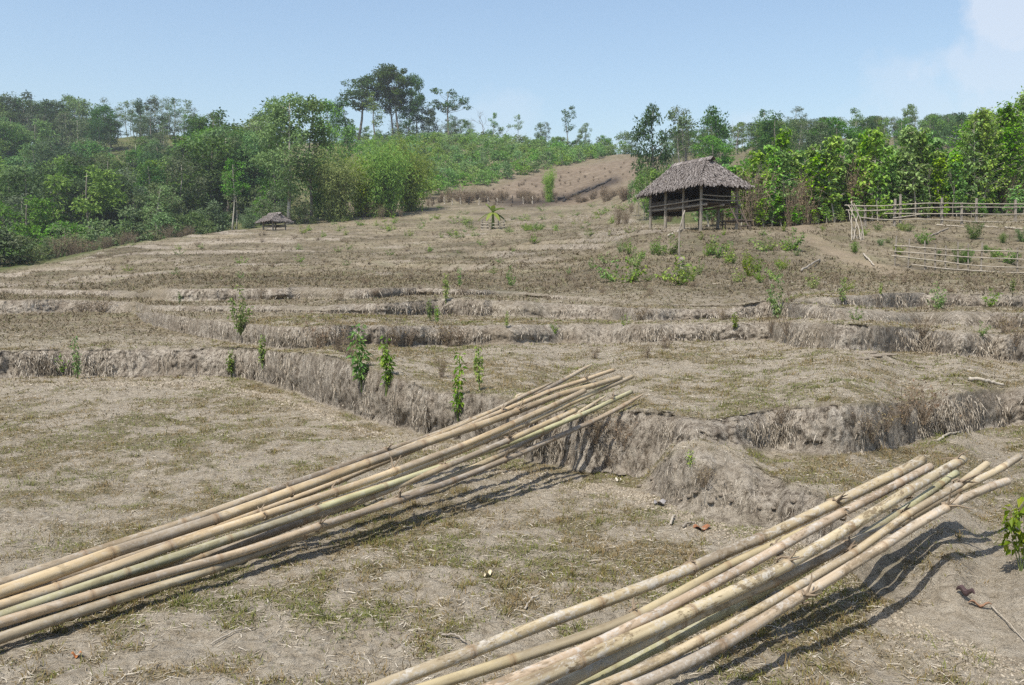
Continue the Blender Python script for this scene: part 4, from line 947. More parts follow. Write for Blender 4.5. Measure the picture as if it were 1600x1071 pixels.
# --- skyline group in the middle
K['sky'] = [gen_tree(431, 17, .52, 4.6, 'umbrella', 44, 84, .52, 1.2, .30, 'leaf_dark', 'bark_grey', limbs=22, flat=.55), gen_tree(438, 17, .40, 4.6, 'round', 56, 84, .52, 1.25, .26, 'leaf_dark', 'bark_grey', limbs=22), gen_tree(433, 12, .10, 3.8, 'round', 44, 74, .45, 1.1, .26, 'leaf_dark', 'bark_grey', limbs=12), gen_tree(436, 12, .60, 4.4, 'umbrella', 20, 66, .42, .9, .22, 'leaf_dark', 'bark_grey', limbs=18, flat=.5), gen_tree(439, 14, .35, 1.9, 'column', 20, 46, .40, .9, .2, 'leaf_mid', 'bark_grey', lean=.05)]
for (px, Y, hpx, var, w, rz, lb) in [(563, 205, 104, 0, 1.35, .4, 'spreading skyline tree with forked pale limbs, leftmost of the tall group'), (615, 206, 114, 1, .95, 2.1, 'tallest dark skyline tree in the middle of the group'), (626, 204, 112, 0, 1.0, 4.0, 'dark skyline tree leaning right beside the tallest one'), (590, 200, 84, 4, 1.2, 1.0, 'lighter green narrow tree in front of the tall skyline group'), (641, 205, 98, 1, .85, 5.2, 'shorter dark tree at the right edge of the tall skyline group'), (652, 203, 62, 2, 1.25, .5, 'low dense dark tree under the tall skyline group'), (672, 204, 50, 2, 1.0, 2.9, 'small dense tree between skyline group and umbrella tree'), (702, 203, 80, 3, 1.35, 1.3, 'umbrella shaped skyline tree standing apart to the right'), (706, 202, 40, 4, 1.0, 3.0, 'small pale tree under the umbrella shaped skyline tree')]:
    plant('skyline_tree', 'sky', at(px, Y), hp(px, Y, hpx), lb, 'tree', var=var, wide=w, rz=rz)
for (px, hpx, kind, w, lb) in [(735, 34, 'sparse', 1.2, 'small sparse tree right of the umbrella tree on the skyline'), (756, 46, 'bare', 1.1, 'leafless whitish tree on the middle skyline'), (771, 34, 'slim', 1.1, 'small slim tree beside the leafless whitish skyline tree'), (790, 30, 'sparse', 1.2, 'low airy tree between slim skyline trees'), (811, 34, 'slim', 1.0, 'single slim skyline tree left of the gap'), (844, 26, 'mid', .8, 'low pale rounded skyline tree at the gap'), (853, 28, 'pale', .9, 'small upright skyline tree beside the low rounded one'), (914, 32, 'mid', .7, 'small round skyline tree right of the tall irregular one'), (934, 22, 'pale', 1.0, 'short pale skyline tree in the middle distance'), (958, 44, 'sparse', 1.1, 'grey green skyline tree above the brown hillside'), (975, 38, 'mid', .9, 'bushy skyline tree above the right end of the brown hillside'), (942, 26, 'mid', 1.1, 'low bushy skyline tree left of the grey green one'), (898, 24, 'sparse', 1.0, 'thin branched skyline tree close to the tall irregular one'), (990, 34, 'pale', 1.2, 'pale bushy skyline tree at the foot of the dark round tree')]:
    plant('skyline_tree', kind, at(px, 206), hp(px, 206, hpx * 1.38), lb, 'tree', wide=w)
K['irr'] = [gen_tree(452, 12, .35, 2.1, 'column', 14, 60, .40, .85, .17, 'leaf_dark', 'bark_grey', lean=.04)]
plant('skyline_tree', 'irr', at(886, 208), hp(886, 208, 68), 'tall irregular dark tree alone on the skyline above the brown hillside', 'tree')
for n_ in range(46):
    px = rl.uniform(520, 742); Y = rl.uniform(207, 226)
    plant('ridge_tree', rl.choice(['slimdry', 'slim', 'pale', 'slimdry']), at(px, Y), hp(px, Y, rl.uniform(18, 46)), 'small thin tree in the loose row under the tall skyline group', 'tree', 'thin trees under the skyline group', wide=1.2)
for n_ in range(26):
    px = 745 + n_ * 9.5 + rl.uniform(-4, 4); Y = rl.uniform(206, 216)
    plant('ridge_shrub', 'bush', at(px, Y), hp(px, Y, rl.uniform(7, 20)), 'low green shrub along the middle skyline', 'shrub', 'shrubs along the middle skyline')
# --- planted slope
cnt = 0; rows = 0
for ri in range(24):
    Y = 126 + ri * 3.5; px = 520.0 + rl.uniform(0, 12)
    while px < 990:
        p = at(px, Y); qx, qy = px_of(p.x, p.y, p.z); step_ = 2.5 * F / Y * rl.uniform(.7, 1.4); px += step_
        lim = np.interp(qx, [500, 640, 700, 760, 850, 940, 990], [330, 318, 305, 292, 266, 248, 238])
        if qy > lim or rl.random() < .10: continue
        if qx < 560 and qy > 225: continue
        plant('plantation_shrub', 'seedling', p, rl.uniform(1.7, 2.9), 'rounded green young tree in the rows of the planted slope', 'shrub', 'young trees on the planted slope', wide=rl.uniform(1.1, 1.6)); cnt += 1
        if cnt >= 295: break
    if cnt >= 295: break
gx = rng.uniform(500, 990, 1500); gY = 122 + 90 * rng.uniform(0, 1, 1500); LP = []
for px, Y in zip(gx, gY):
    p = at(px, Y); qx, qy = px_of(p.x, p.y, p.z)
    if qy < np.interp(qx, [500, 640, 700, 760, 850, 940, 990], [330, 316, 302, 288, 262, 244, 234]): LP.append((p.x, p.y, p.z))
LP = np.array(LP); n = len(LP); i = np.repeat(np.arange(n), 22); o = rng.normal(size=(len(i), 3)); o[:, 2] = abs(o[:, 2]) * .8
mb = MB(); mb.leaves(LP[i] + o * .42, o, np.array([0, 0, 1.]) + rng.normal(size=(len(i), 3)) * .5, rng.uniform(.18, .42, len(i)), .2)
link('undergrowth', mb.mesh('undergrowth', M['leaf_crop']), kind='stuff')
# --- hills behind the hut
for n_ in range(120):
    px = rl.uniform(1000, 1640); Y = 110 + 150 * rl.random() ** .8
    kind = rl.choices(['mid', 'pale', 'dark', 'slim'], [2.2, 2.6, 2, .6])[0]
    p = at(px, Y); h = rl.uniform(6, 10); yt = px_of(p.x, p.y, p.z + h)[1]; lim = np.interp(px, [1000, 1060, 1150, 1300, 1500], [228, 205, 192, 184, 178])
    if yt < lim: h *= max(.45, 1 - (lim - yt) * Y / F / h)
    if px < 1080 and Y < 150: h *= .6
    plant('forest_tree', kind, p, h, {'mid': 'hazy green tree of the far hillside behind the thicket', 'pale': 'hazy pale tree of the far hillside behind the thicket', 'dark': 'hazy dark tree of the far hillside behind the thicket', 'slim': 'hazy slender tree of the far hillside behind the thicket'}[kind], 'tree', {'mid': 'green far hillside trees', 'pale': 'pale far hillside trees', 'dark': 'dark far hillside trees', 'slim': 'slender far hillside trees'}[kind], wide=rl.uniform(.9, 1.3))
for (px, Y, hpx, kind, w, lb) in [(1018, 108, 128, 'dark', .72, 'dark dense leaning tree on the skyline left above the big hut'), (1070, 140, 130, 'sparse', .9, 'tall airy grey tree above the roof of the big hut'), (1060, 145, 96, 'pale', 1.0, 'pale feathery tree behind the big hut roof'), (1107, 125, 108, 'dark', .75, 'dark pointed tree behind the ridge of the big hut roof'), (1118, 150, 116, 'sparse', .8, 'thin leafy tree sticking up right behind the dark pointed one'), (1148, 190, 74, 'bare', 1.0, 'leafless tree on the skyline right of the big hut'), (1206, 120, 100, 'dark', .85, 'dark green tree between hut and thicket on the hillside'), (1186, 200, 70, 'slim', 1.4, 'flat topped skyline tree in the distance right of the hut'), (1240, 215, 60, 'pale', 1.2, 'skyline tree above the left part of the thicket'), (1330, 215, 56, 'slim', 1.3, 'skyline tree over the middle of the thicket'), (1410, 215, 54, 'mid', .9, 'rounded skyline tree over the right part of the thicket')]:
    plant('hill_tree', kind, at(px, Y), hp(px, Y, hpx), lb, 'tree', wide=w)
for n_ in range(20):
    px = rl.uniform(1016, 1180); Y = rl.uniform(62, 96)
    plant('hill_bush', rl.choice(['bush', 'bushpale', 'bush']), at(px, Y), rl.uniform(1.6, 3.6), 'green bush on the rise directly behind the big hut', 'bush', 'bushes behind the big hut')
for (px, Y, h) in [(1004, 66, 4.4), (1016, 70, 5.2), (1034, 68, 4.8), (996, 72, 3.8), (1046, 74, 5.0), (1160, 70, 4.6)]:
    plant('hill_sapling', 'sparse', at(px, Y), h, 'thin sapling hung with creepers behind the left end of the big hut', 'tree', 'saplings behind the left end of the hut', wide=.8)
for n_ in range(12):
    px = rl.uniform(965, 1060); Y = rl.uniform(60, 84)
    plant('dry_scrub', 'scrub', at(px, Y), rl.uniform(.6, 1.4), 'reddish brown dry scrub behind the left end of the big hut', 'shrub', 'dry scrub behind the big hut', wide=1.1)
# --- thicket at the right
tops = ([1120, 1180, 1200, 1240, 1262, 1300, 1330, 1360, 1390, 1425, 1450, 1480, 1510, 1540, 1580, 1620], [258, 240, 205, 208, 215, 202, 215, 190, 215, 192, 205, 206, 160, 140, 125, 118])
for n_ in range(88):
    px = 1110 + n_ * 5.9 + rl.uniform(-6, 6); Y = rl.uniform(50.5, 60)
    p = at(px, Y); y0 = px_of(p.x, p.y, p.z)[1]; h = (y0 - np.interp(px, *tops)) * Y / F * rl.uniform(.5, .95) * (.9 if px > 1495 else 1)
    big = px > 1495 and rl.random() < .7
    plant('thicket_tree', 'teakbig' if big else 'teak', p, h, 'tall dense bright green tree at the right end of the thicket' if big else 'thin young tree with big bright green leaves in the thicket', 'tree', 'tall trees at the right end of the thicket' if big else 'young broad leaved trees of the thicket', wide=rl.uniform(1.15, 1.6) * (1 if big else 5.0 / max(h, 3.2) * .9))
for (px, hpx, lb) in [(1204, 122, 'full young tree at the left end of the thicket, right of the hut'), (1228, 112, 'broad young tree beside the one at the left end of the thicket'), (1303, 128, 'taller young tree in the thicket above the leaning sticks'), (1362, 138, 'tallest slim young tree rising out of the thicket above the fence posts'), (1428, 132, 'leafy young tree standing above brown scrub in the thicket')]:
    p = at(px, 50.2); plant('thicket_tree', 'teak', p, hp(px, 50.2, hpx), lb, 'tree', wide=1.35)
for n_ in range(44):
    px = 1115 + n_ * 11.8 + rl.uniform(-5, 5); Y = rl.uniform(49.6, 58)
    plant('dry_scrub', 'scrub', at(px, Y), rl.uniform(1.2, 3.6), 'grey brown dry scrub between the young trees of the thicket', 'shrub', 'dry scrub in the thicket', wide=rl.uniform(.7, 1.2))
for n_ in range(34):
    px = 1190 + n_ * 12.7 + rl.uniform(-10, 10); Y = rl.uniform(49.8, 57)
    plant('bare_sapling', 'bare', at(px, Y), rl.uniform(3.5, 5.2), 'leafless pale sapling sticking out of the thicket', 'sapling', 'leafless saplings in the thicket', wide=.6)
for n_ in range(30):
    px = 1165 + n_ * 15 + rl.uniform(-6, 6); Y = rl.uniform(49.2, 50.4)
    plant('low_sapling', 'teak', at(px, Y), rl.uniform(.6, 1.7), 'low leafy sapling along the front edge of the thicket', 'sapling', 'low saplings before the thicket', wide=2.0)

for n_ in range(34):
    px = 1300 + n_ * 6.6 + rl.uniform(-4, 4); Y = rl.uniform(50, 53); p = at(px, Y); y0 = px_of(p.x, p.y, p.z)[1]; h = (y0 - np.interp(px, *tops)) * Y / F * rl.uniform(.6, .95)
    plant('thicket_tree', 'teak', p, h, 'thin young tree with big bright green leaves in the thicket', 'tree', 'young broad leaved trees of the thicket', wide=rl.uniform(.9, 1.2) * 4.5 / max(h, 3.2))
for n_ in range(12):
    px = 1496 + n_ * 11 + rl.uniform(-4, 4); Y = rl.uniform(51, 57); p = at(px, Y); y0 = px_of(p.x, p.y, p.z)[1]; h = (y0 - np.interp(px, *tops)) * Y / F * rl.uniform(.6, .9)
    plant('thicket_tree', 'teakbig', p, h, 'tall dense bright green tree at the right end of the thicket', 'tree', 'tall trees at the right end of the thicket', wide=rl.uniform(.65, .9))
for n_ in range(75):
    px = rl.uniform(670, 985); qy = np.interp(px, [680, 760, 860, 880, 985], [316, 316, 316, 318, 312]) + rl.uniform(-9, 3); p = hit(px, qy)
    plant('dry_scrub', 'scrub', p, rl.uniform(.5, 1.5), 'reddish brown dry scrub along the far burnt field edge', 'shrub', 'dry scrub along the burnt field edge', wide=rl.uniform(1.3, 2.8))
for n_ in range(60):
    px = rl.uniform(770, 978); py = np.interp(px, [760, 850, 980], [300, 280, 258]) + rl.uniform(-4, 32); p = hit(px, py)
    plant('dry_scrub', 'scrub', p, rl.uniform(.2, .5), 'low dry regrowth on the cleared brown hillside', 'shrub', 'dry regrowth on the cleared hillside', wide=rl.uniform(1.5, 3))
plant('thin_bamboo', 'bambooc', hit(858, 316), 4.6, 'small yellowish bamboo tuft at the foot of the brown hillside', 'bamboo clump', wide=.55)
# --- banana plant
def gen_banana():
    rg = np.random.default_rng(9); tb, cb = MB(), MB()
    tb.tube([(0, 0, -.1), (.02, 0, .5), (0, .02, 1.3)], [.14, .12, .07], 8)
    for k in range(12):
        a = k * 2.4 + rg.uniform(-.3, .3); el = rg.uniform(.35, 1.25) if k < 7 else -.2; d = np.array([math.cos(a), math.sin(a), 0]); L = rg.uniform(.9, 1.35); t = np.linspace(0, 1, 8)
        mid = np.array([0, 0, 1.25]) + d[None] * (L * t * math.cos(el))[:, None] + np.array([0, 0, 1.])[None] * (L * t * math.sin(el) - .35 * L * t ** 2)[:, None]
        sd = np.cross(d, [0, 0, 1.]); w = .17 * np.sin(PI * np.clip(t * .93 + .05, 0, 1)) ** .7
        V = np.concatenate([mid - sd * w[:, None] + [0, 0, .04], mid, mid + sd * w[:, None] + [0, 0, .04]]); n = 8
        cb.add(V, [[i, i + 1, n + i + 1, n + i] for i in range(7)] + [[n + i, n + i + 1, 2 * n + i + 1, 2 * n + i] for i in range(7)])
    return tb.mesh('stem', M['stem_green'], True), cb.mesh('leaves', M['leaf_weed'], True), 2.1
K['banana'] = [gen_banana()]
plant('banana_plant', 'banana', bb, hp(769, Yb, 42), 'young banana plant with broad leaves inside a little rail pen', 'banana plant', parts='weed')

# --- weeds, one by one
K['weedtall'] = [gen_weed(300 + s, .7, 3, 64, .066, .025, wl=.55) for s in range(4)]
K['weedbush'] = [gen_weed(310 + s, .8, 9, 44, .075, .12, bare=.12) for s in range(3)]
K['weedlow'] = [gen_weed(320 + s, .5, 7, 26, .075, .25, bare=.05) for s in range(3)]
K['garden'] = [gen_weed(330 + s, .9, 11, 40, .15, .22, bare=.05, wl=.42, leaf='leaf_weed') for s in range(2)]
K['feather'] = [gen_weed(335, .9, 14, 90, .10, .16, bare=.1, wl=.22, leaf='leaf_mid')]
K['drytuft'] = [gen_dry(340 + s, .55, 34, 90, .045, 'twig', .6) for s in range(3)]
K['bigleaf'] = [gen_weed(350, .75, 4, 40, .10, .10, bare=.3, wl=.75, wild=.6)]
def weed(kind, px, py, hpx, label, group=None, wide=1.0, name='weed', cat='weed', var=None):
    p = hit(px, py); return plant(name, kind, p, hp(px, p.y, hpx), label, cat, group, var, wide, None, 'dry' if kind == 'drytuft' else 'weed')
for a in [('weedtall', 563, 610, 106, 'tall leafy weed on the bulging terrace corner, leftmost and tallest of the pair', 0, 1.15), ('weedtall', 604, 617, 96, 'slim leafy weed on the terrace corner just right of the tallest one', 1, .95), ('weedtall', 717, 655, 104, 'drooping leafy weed growing out of the terrace face above the left bamboo bundle', 2, .85), ('weedtall', 748, 610, 72, 'leafy weed on the terrace edge right of the drooping one', 3, .9), ('weedtall', 411, 576, 54, 'single green weed against the terrace face near its corner', 0, 1.0), ('weedtall', 361, 590, 46, 'yellow green weed at the foot of the dark terrace face', 1, 1.0), ('weedtall', 120, 592, 66, 'spindly green weed against the dark terrace face at the left', 2, .9), ('weedlow', 96, 580, 28, 'small weed hanging on the dark terrace face beside the spindly one', 0, .8), ('weedbush', 376, 522, 76, 'upright many stemmed weed on the slanting terrace edge at the left', 0, .8), ('weedtall', 697, 474, 48, 'thin weed on the terrace lip below the middle field', 3, .9), ('weedtall', 671, 502, 34, 'left one of two small weeds hanging on a middle terrace face', 0, 1.1), ('weedtall', 683, 507, 30, 'right one of two small weeds hanging on a middle terrace face', 1, 1.0), ('weedtall', 792, 512, 26, 'small weed alone on the middle terrace lip', 2, 1.1), ('weedlow', 868, 520, 20, 'small bright weed at the foot of a middle terrace face', 1, .7), ('weedlow', 977, 509, 20, 'small bright weed on the terrace lip left of the centre right', 2, .7), ('weedtall', 1148, 516, 28, 'bright short weed in front of the grey terrace face below the shrub', 0, 1.5), ('weedbush', 1219, 497, 72, 'large leafy weed shrub growing on the terrace face below the track', 1, .85), ('weedlow', 1533, 524, 22, 'small bright weed on the right terrace lip', 1, .9), ('weedtall', 1316, 474, 40, 'tall thin weed in dry grass above the right terraces', 2, 1.2), ('weedbush', 1464, 484, 44, 'leafy weed on the upper right terrace lip', 2, 1.0), ('weedbush', 1548, 480, 30, 'low leafy weed near the upper right terrace lip', 0, 1.3), ('weedtall', 1582, 460, 26, 'small weed near the right picture edge above the terraces', 1, 1.3), ('weedlow', 1338, 500, 22, 'small yellowish weed on the right terrace face', 2, .8), ('weedtall', 1376, 462, 20, 'little weed below the lower garden fence', 0, 1.2), ('weedlow', 1079, 728, 26, 'small green weed on the sandy slope between the two bundles', 0, 1.0), ('weedtall', 281, 476, 20, 'small weed on the left field terrace lip', 1, 1.2), ('weedbush', 799, 447, 34, 'leafy weed in dry grass at the middle of the slope', 1, .8), ('weedtall', 718, 449, 30, 'thin weed in dry grass left of the slope middle', 2, 1.1), ('bigleaf', 1596, 892, 128, 'big leaved green plant at the right picture edge beside the bamboo bundle', 0, .75), ('bigleaf', 1585, 830, 40, 'small broad leaved sprout behind the big leaved plant', 0, .7)]:
    weed(a[0], a[1], a[2], a[3], a[4], None, a[6], var=a[5])
# slope below the big hut
rw = random.Random(11)
SL = [(962, 440, 34), (978, 442, 40), (970, 395, 22), (983, 398, 26), (993, 418, 32), (1002, 405, 18), (1022, 398, 26), (1030, 400, 30), (1048, 398, 34), (1062, 445, 46), (1070, 440, 36), (1080, 440, 30), (1092, 430, 28), (1104, 400, 20), (1112, 398, 30), (1120, 402, 34), (1136, 412, 32), (1145, 412, 20), (1150, 442, 24), (1165, 418, 30), (1172, 432, 34), (1180, 425, 28), (1187, 442, 22), (1196, 393, 30), (1204, 392, 22), (1217, 420, 20), (1226, 422, 22), (1230, 393, 24), (1238, 390, 36), (1226, 362, 16), (1286, 362, 12), (990, 440, 24), (1040, 440, 20), (1270, 452, 26), (1320, 455, 22), (950, 412, 20), (1010, 440, 16), (1095, 375, 14), (1130, 368, 14), (1190, 368, 14), (1215, 440, 30), (925, 420, 18), (890, 430, 14), (1245, 400, 14)]
for n_, (px, py, h) in enumerate(SL):
    weed(rw.choice(['weedbush', 'weedlow', 'weedbush']), px, py, h, 'green weed among dry grass on the slope below the big hut', 'weeds on the slope below the hut', rw.uniform(.9, 1.5))
for n_, (px, py, h, kd) in enumerate([(1410, 360, 15, 'garden'), (1444, 381, 24, 'garden'), (1420, 362, 14, 'garden'), (1522, 374, 30, 'feather'), (1567, 380, 18, 'feather'), (1598, 378, 24, 'feather'), (1500, 412, 28, 'feather'), (1512, 410, 24, 'feather'), (1554, 404, 20, 'feather'), (1576, 412, 26, 'garden'), (1405, 397, 16, 'garden'), (1467, 400, 10, 'feather'), (1372, 360, 12, 'garden'), (1350, 368, 14, 'garden'), (1376, 384, 12, 'feather'), (1335, 395, 20, 'feather'), (1388, 380, 10, 'garden'), (1540, 395, 14, 'feather')]):
    weed(kd, px, py, h, 'feathery green shrub on the fenced garden soil' if kd == 'feather' else 'broad leaved green plant on the fenced garden soil', 'feathery garden shrubs' if kd == 'feather' else 'broad leaved garden plants', 1.0, 'garden_plant', 'garden plant')
for n_ in range(110):
    px = rw.uniform(470, 985); py = rw.uniform(324, 372)
    if 745 < px < 795: continue
    weed('weedlow', px, py, rw.uniform(5, 12), 'small green crop plant on the brown field below the planted slope', 'small plants on the far brown field', rw.uniform(1.0, 2.0), 'field_plant', 'field plant')
for n_ in range(16):
    weed('weedlow', 815 + rw.uniform(0, 55), 358 + rw.uniform(-3, 4), rw.uniform(6, 10), 'low green plant in the dense patch right of the banana pen', 'green patch by the banana pen', 1.8, 'field_plant', 'field plant')
for n_ in range(26):
    weed('weedlow', rw.uniform(180, 900), rw.uniform(368, 440), rw.uniform(6, 14), 'small green weed on the straw coloured terraces of the upper field', 'small weeds on the upper field', rw.uniform(1, 1.6))
for n_, (px, py, h, w) in enumerate([(500, 545, 52, 1.2), (528, 548, 46, 1.1), (545, 560, 40, 1.0), (614, 540, 40, 1.3), (640, 538, 34, 1.1), (700, 540, 42, 1.2), (716, 540, 38, 1.2), (690, 590, 40, .9), (930, 560, 26, 1.2), (1010, 560, 30, 1.0), (1230, 522, 34, 1.2), (1205, 520, 30, 1.0), (1345, 680, 46, 1.3), (1380, 672, 50, 1.3), (1360, 690, 44, 1.2), (1410, 660, 60, 1.1), (1440, 660, 66, 1.1), (1220, 660, 36, 1.0), (1440, 525, 36, 1.2), (1570, 520, 40, 1.3), (1590, 540, 44, 1.2), (1130, 500, 22, 1.4), (1000, 500, 24, 1.4), (1040, 545, 30, 1.2), (160, 488, 26, 1.8), (130, 488, 24, 1.8), (530, 470, 22, 1.6), (410, 465, 20, 1.5), (640, 436, 14, 2.0), (930, 690, 60, 1.0), (970, 700, 50, 1.0), (955, 735, 44, 1.0), (1100, 760, 40, 1.0)]):
    weed('drytuft', px, py, h, 'withered brown tuft on a grey terrace edge', 'withered tufts on the terraces', w, 'dry_tuft', 'dry weed')
for n_ in range(70):
    px = rw.uniform(560, 1640); py = rw.uniform(432, 474) if px < 1250 else rw.uniform(436, 462)
    weed('drytuft', px, py, rw.uniform(6, 14), 'withered brown weed in the dry grass above the terraces', 'withered weeds above the terraces', rw.uniform(1.2, 2.0), 'dry_tuft', 'dry weed')
for n_ in range(60):
    px = rw.uniform(60, 900); py = rw.uniform(366, 440)
    if py < np.interp(px, [0, 100, 250, 400], [432, 408, 380, 362]): continue
    weed('drytuft', px, py, rw.uniform(3, 8), 'withered brown weed on the upper left field terraces', 'withered weeds on the upper left field', rw.uniform(1.4, 2.2), 'dry_tuft', 'dry weed')
# ------------------------------------------------------------------ grass, straw and roots that nobody could count
def sample_ground(phi, r):
    """ground height and wall amount at many polar points"""
    c = np.clip(np.searchsorted(PHI, phi), 0, NCOL - 1); z = np.zeros_like(r); w = np.zeros_like(r); gg = np.zeros_like(r)
    for cc in np.unique(c):
        m = c == cc; z[m] = np.interp(r[m], GR[:, cc], GZ[:, cc]); w[m] = np.interp(r[m], GR[:, cc], GW[:, cc]); gg[m] = np.interp(r[m], GR[:, cc], green[:, cc] + track[:, cc])
    return z, w, gg
def straw_mat(name, stops, trans=.15, drift=0.0):
    t = NT(name); g = t.n('ShaderNodeNewGeometry'); fac = g.outputs['Random Per Island']
    if drift: fac = t.math('ADD', t.math('MULTIPLY', fac, 1 - drift), t.math('MULTIPLY', t.ramp(t.noise(t.n('ShaderNodeTexCoord').outputs['Object'], 1.1, 4, .6), [(.38, 0), (.62, 1)]), drift), clamp=True)
    col = t.ramp(fac, stops)
    p = t.pbr(col, .75, spec=.2); tr = t.n('ShaderNodeBsdfTranslucent'); t.l(col, tr.inputs['Color']); mx = t.n('ShaderNodeMixShader'); mx.inputs[0].default_value = trans
    t.l(p, mx.inputs[1]); t.l(tr.outputs[0], mx.inputs[2]); return t.done(mx.outputs[0])
M['grass'] = straw_mat('short_grass', [(0, (.085, .110, .022)), (.35, (.155, .165, .040)), (.62, (.175, .120, .048)), (1, (.27, .21, .115))], drift=.55)
M['straw'] = straw_mat('straw', [(0, (.18, .14, .085)), (.45, (.34, .285, .20)), (1, (.58, .52, .42))])
M['root'] = straw_mat('roots', [(0, (.10, .078, .054)), (.5, (.25, .212, .16)), (1, (.45, .40, .325))])
M['drygrass'] = straw_mat('dry_grass', [(0, (.085, .064, .036)), (.4, (.145, .112, .066)), (.75, (.24, .192, .122)), (1, (.10, .115, .04))])

def blades(name, n, rmin, rmax, pw, thresh, Lr, Wr, up, mat, seed, segs=1, clump=0.0, flatlie=False, reject=0.0, dens=None):
    rg = np.random.default_rng(seed)
    phi = np.radians(rg.uniform(-33.5, 33.5, n)); r = rmin * (rmax / rmin) ** (rg.uniform(0, 1, n) ** pw)
    if clump: # gather into tufts
        k = max(int(n * clump), 1); ci = rg.integers(0, k, n); phi = phi[:k][ci] ; r = r[:k][ci]
        dx, dy = rg.normal(size=(2, n)) * .022 * np.clip(r / 6, .8, 2.5); phi = phi + dx / r; r = r + dy
    x, y = r * np.sin(phi), r * np.cos(phi)
    nz = cover(x, y, r)
    z, w, gg = sample_ground(phi, r)
    keep = (w < .36) & (nz + rg.normal(0, .17, n) > thresh) & (gg < .5)
    if dens is not None: keep &= dens(x, y, r, rg)
    x, y, z, r = x[keep], y[keep], z[keep], r[keep]; n = len(x)
    a = rg.uniform(0, 2 * PI, n); el = rg.uniform(*up, n)
    D = np.stack([np.cos(a) * np.cos(el), np.sin(a) * np.cos(el), np.sin(el)], -1); S = np.stack([-np.sin(a), np.cos(a), rg.normal(0, .3, n)], -1); S /= np.linalg.norm(S, axis=1)[:, None]
    sc = np.clip(r / 9, .75, 4.0); L = rg.uniform(*Lr, n) * np.clip(r / 14, .85, 2.6); W = rg.uniform(*Wr, n) * sc
    P = np.stack([x, y, z + (.004 if flatlie else -.004)], -1)
    bend = np.stack([np.cos(a + 1), np.sin(a + 1), -rg.uniform(.1, .9, n)], -1) * (L * .22)[:, None]
    m = P + D * (L * .55)[:, None]; e = P + D * L[:, None] + bend
    if flatlie: e[:, 2] = np.maximum(e[:, 2], z + .002)
    V = np.stack([P - S * W[:, None] / 2, P + S * W[:, None] / 2, m + S * W[:, None] * .4, m - S * W[:, None] * .4, e], 1).reshape(-1, 3)
    i = np.arange(n)[:, None] * 5
    me = mesh_arrays(name, V, [i + np.array([[0, 1, 2, 3]]), i + np.array([[3, 2, 4]])], None, False, mat)
    return link(name, me, kind='stuff')
blades('short_grass', 430000, 2.6, 16, .9, .0, (.016, .048), (.0035, .007), (.25, 1.2), M['grass'], 1, clump=.28)
blades('straw_litter', 85000, 2.6, 22, .9, -.16, (.02, .09), (.003, .0065), (.0, .14), M['straw'], 2, flatlie=True)
blades('dry_grass', 200000, 10.0, 92, .95, -.30, (.03, .085), (.005, .009), (.1, .95), M['drygrass'], 3, clump=.4, dens=lambda x, y, r, rg: rg.random(len(r)) < np.clip((r - 10) / 9, .25, 1))

blades('grass_tufts', 26000, 2.6, 15, .9, .0, (.04, .10), (.0035, .006), (.6, 1.4), M['grass'], 5, clump=.035)
# grit and crumbs of clay strewn over the bare soil and at the foot of the banks
rg = np.random.default_rng(21); n = 26000
phi = np.radians(rg.uniform(-33, 33, n)); r = 2.6 * (13 / 2.6) ** rg.uniform(0, 1, n); foot = rg.random(n) < .35
fr_ = np.interp(phi, np.arctan(ray(W1[:, 0], W1[:, 1])[0]), np.arange(len(W1)))
kx, mx_ = ray(W0[:, 0], W0[:, 1]); rb_ = np.interp(phi, np.arctan(kx), -CAMH / (mx_ * np.cos(np.arctan(kx)))); r = np.where(foot, rb_ - np.abs(rg.normal(0, .22, n)), r)
x, y = r * np.sin(phi), r * np.cos(phi); z, w_, g_ = sample_ground(phi, r); s_ = rg.uniform(.002, .006, n) * np.where(foot, 1.7, 1) * np.clip(r / 6, .7, 2)
OCT = np.array([[1, 0, 0], [0, 1, 0], [-1, 0, 0], [0, -1, 0], [0, 0, 1], [0, 0, -1.]])
V = np.stack([x, y, z], -1)[:, None, :] + OCT[None] * s_[:, None, None] * rg.uniform(.5, 1.5, (n, 6, 1)); i = np.arange(n)[:, None] * 6
link('soil_crumbs', mesh_arrays('soil_crumbs', V.reshape(-1, 3), [np.concatenate([i + np.array([q]) for q in ([0, 1, 4], [1, 2, 4], [2, 3, 4], [3, 0, 4], [1, 0, 5], [2, 1, 5], [3, 2, 5], [0, 3, 5])])], None, False, straw_mat('crumbs', [(0, (.15, .12, .085)), (.5, (.29, .245, .18)), (1, (.40, .345, .265))], .0)), kind='stuff')
# roots and dead grass hanging down the terrace faces
rg = np.random.default_rng(12)
inside = (np.abs(PHI) < R(33))[None, :] & (GW > .55) & (GR < 45)
ri, ci = np.nonzero(inside)
hgt = np.ones(len(ri)) * GR[ri, ci] ** -.2
lump = .5 * fbm(GX[ri, ci] * 1.1, GY[ri, ci] * 1.1, octs=3, seed=401) + .5 * fbm(GX[ri, ci] * 4, GY[ri, ci] * 4, octs=2, seed=403)
pw_ = hgt * np.clip(.15 + 2.2 * lump, .015, 2); pw_ *= 1 - .85 * ((PHI[ci] > R(9)) & (GR[ri, ci] < 6.9)); pw_ /= pw_.sum()
sel = rg.choice(len(ri), 10000, p=pw_); ri, ci = ri[sel], ci[sel]; n = len(ri)
P = np.stack([GX[ri, ci], GY[ri, ci], GZ[ri, ci]], -1); ph = PHI[ci] + rg.normal(0, .0006, n)
out = np.stack([-np.sin(ph), -np.cos(ph), 0 * ph], -1); tan_ = np.stack([np.cos(ph), -np.sin(ph), 0 * ph], -1)
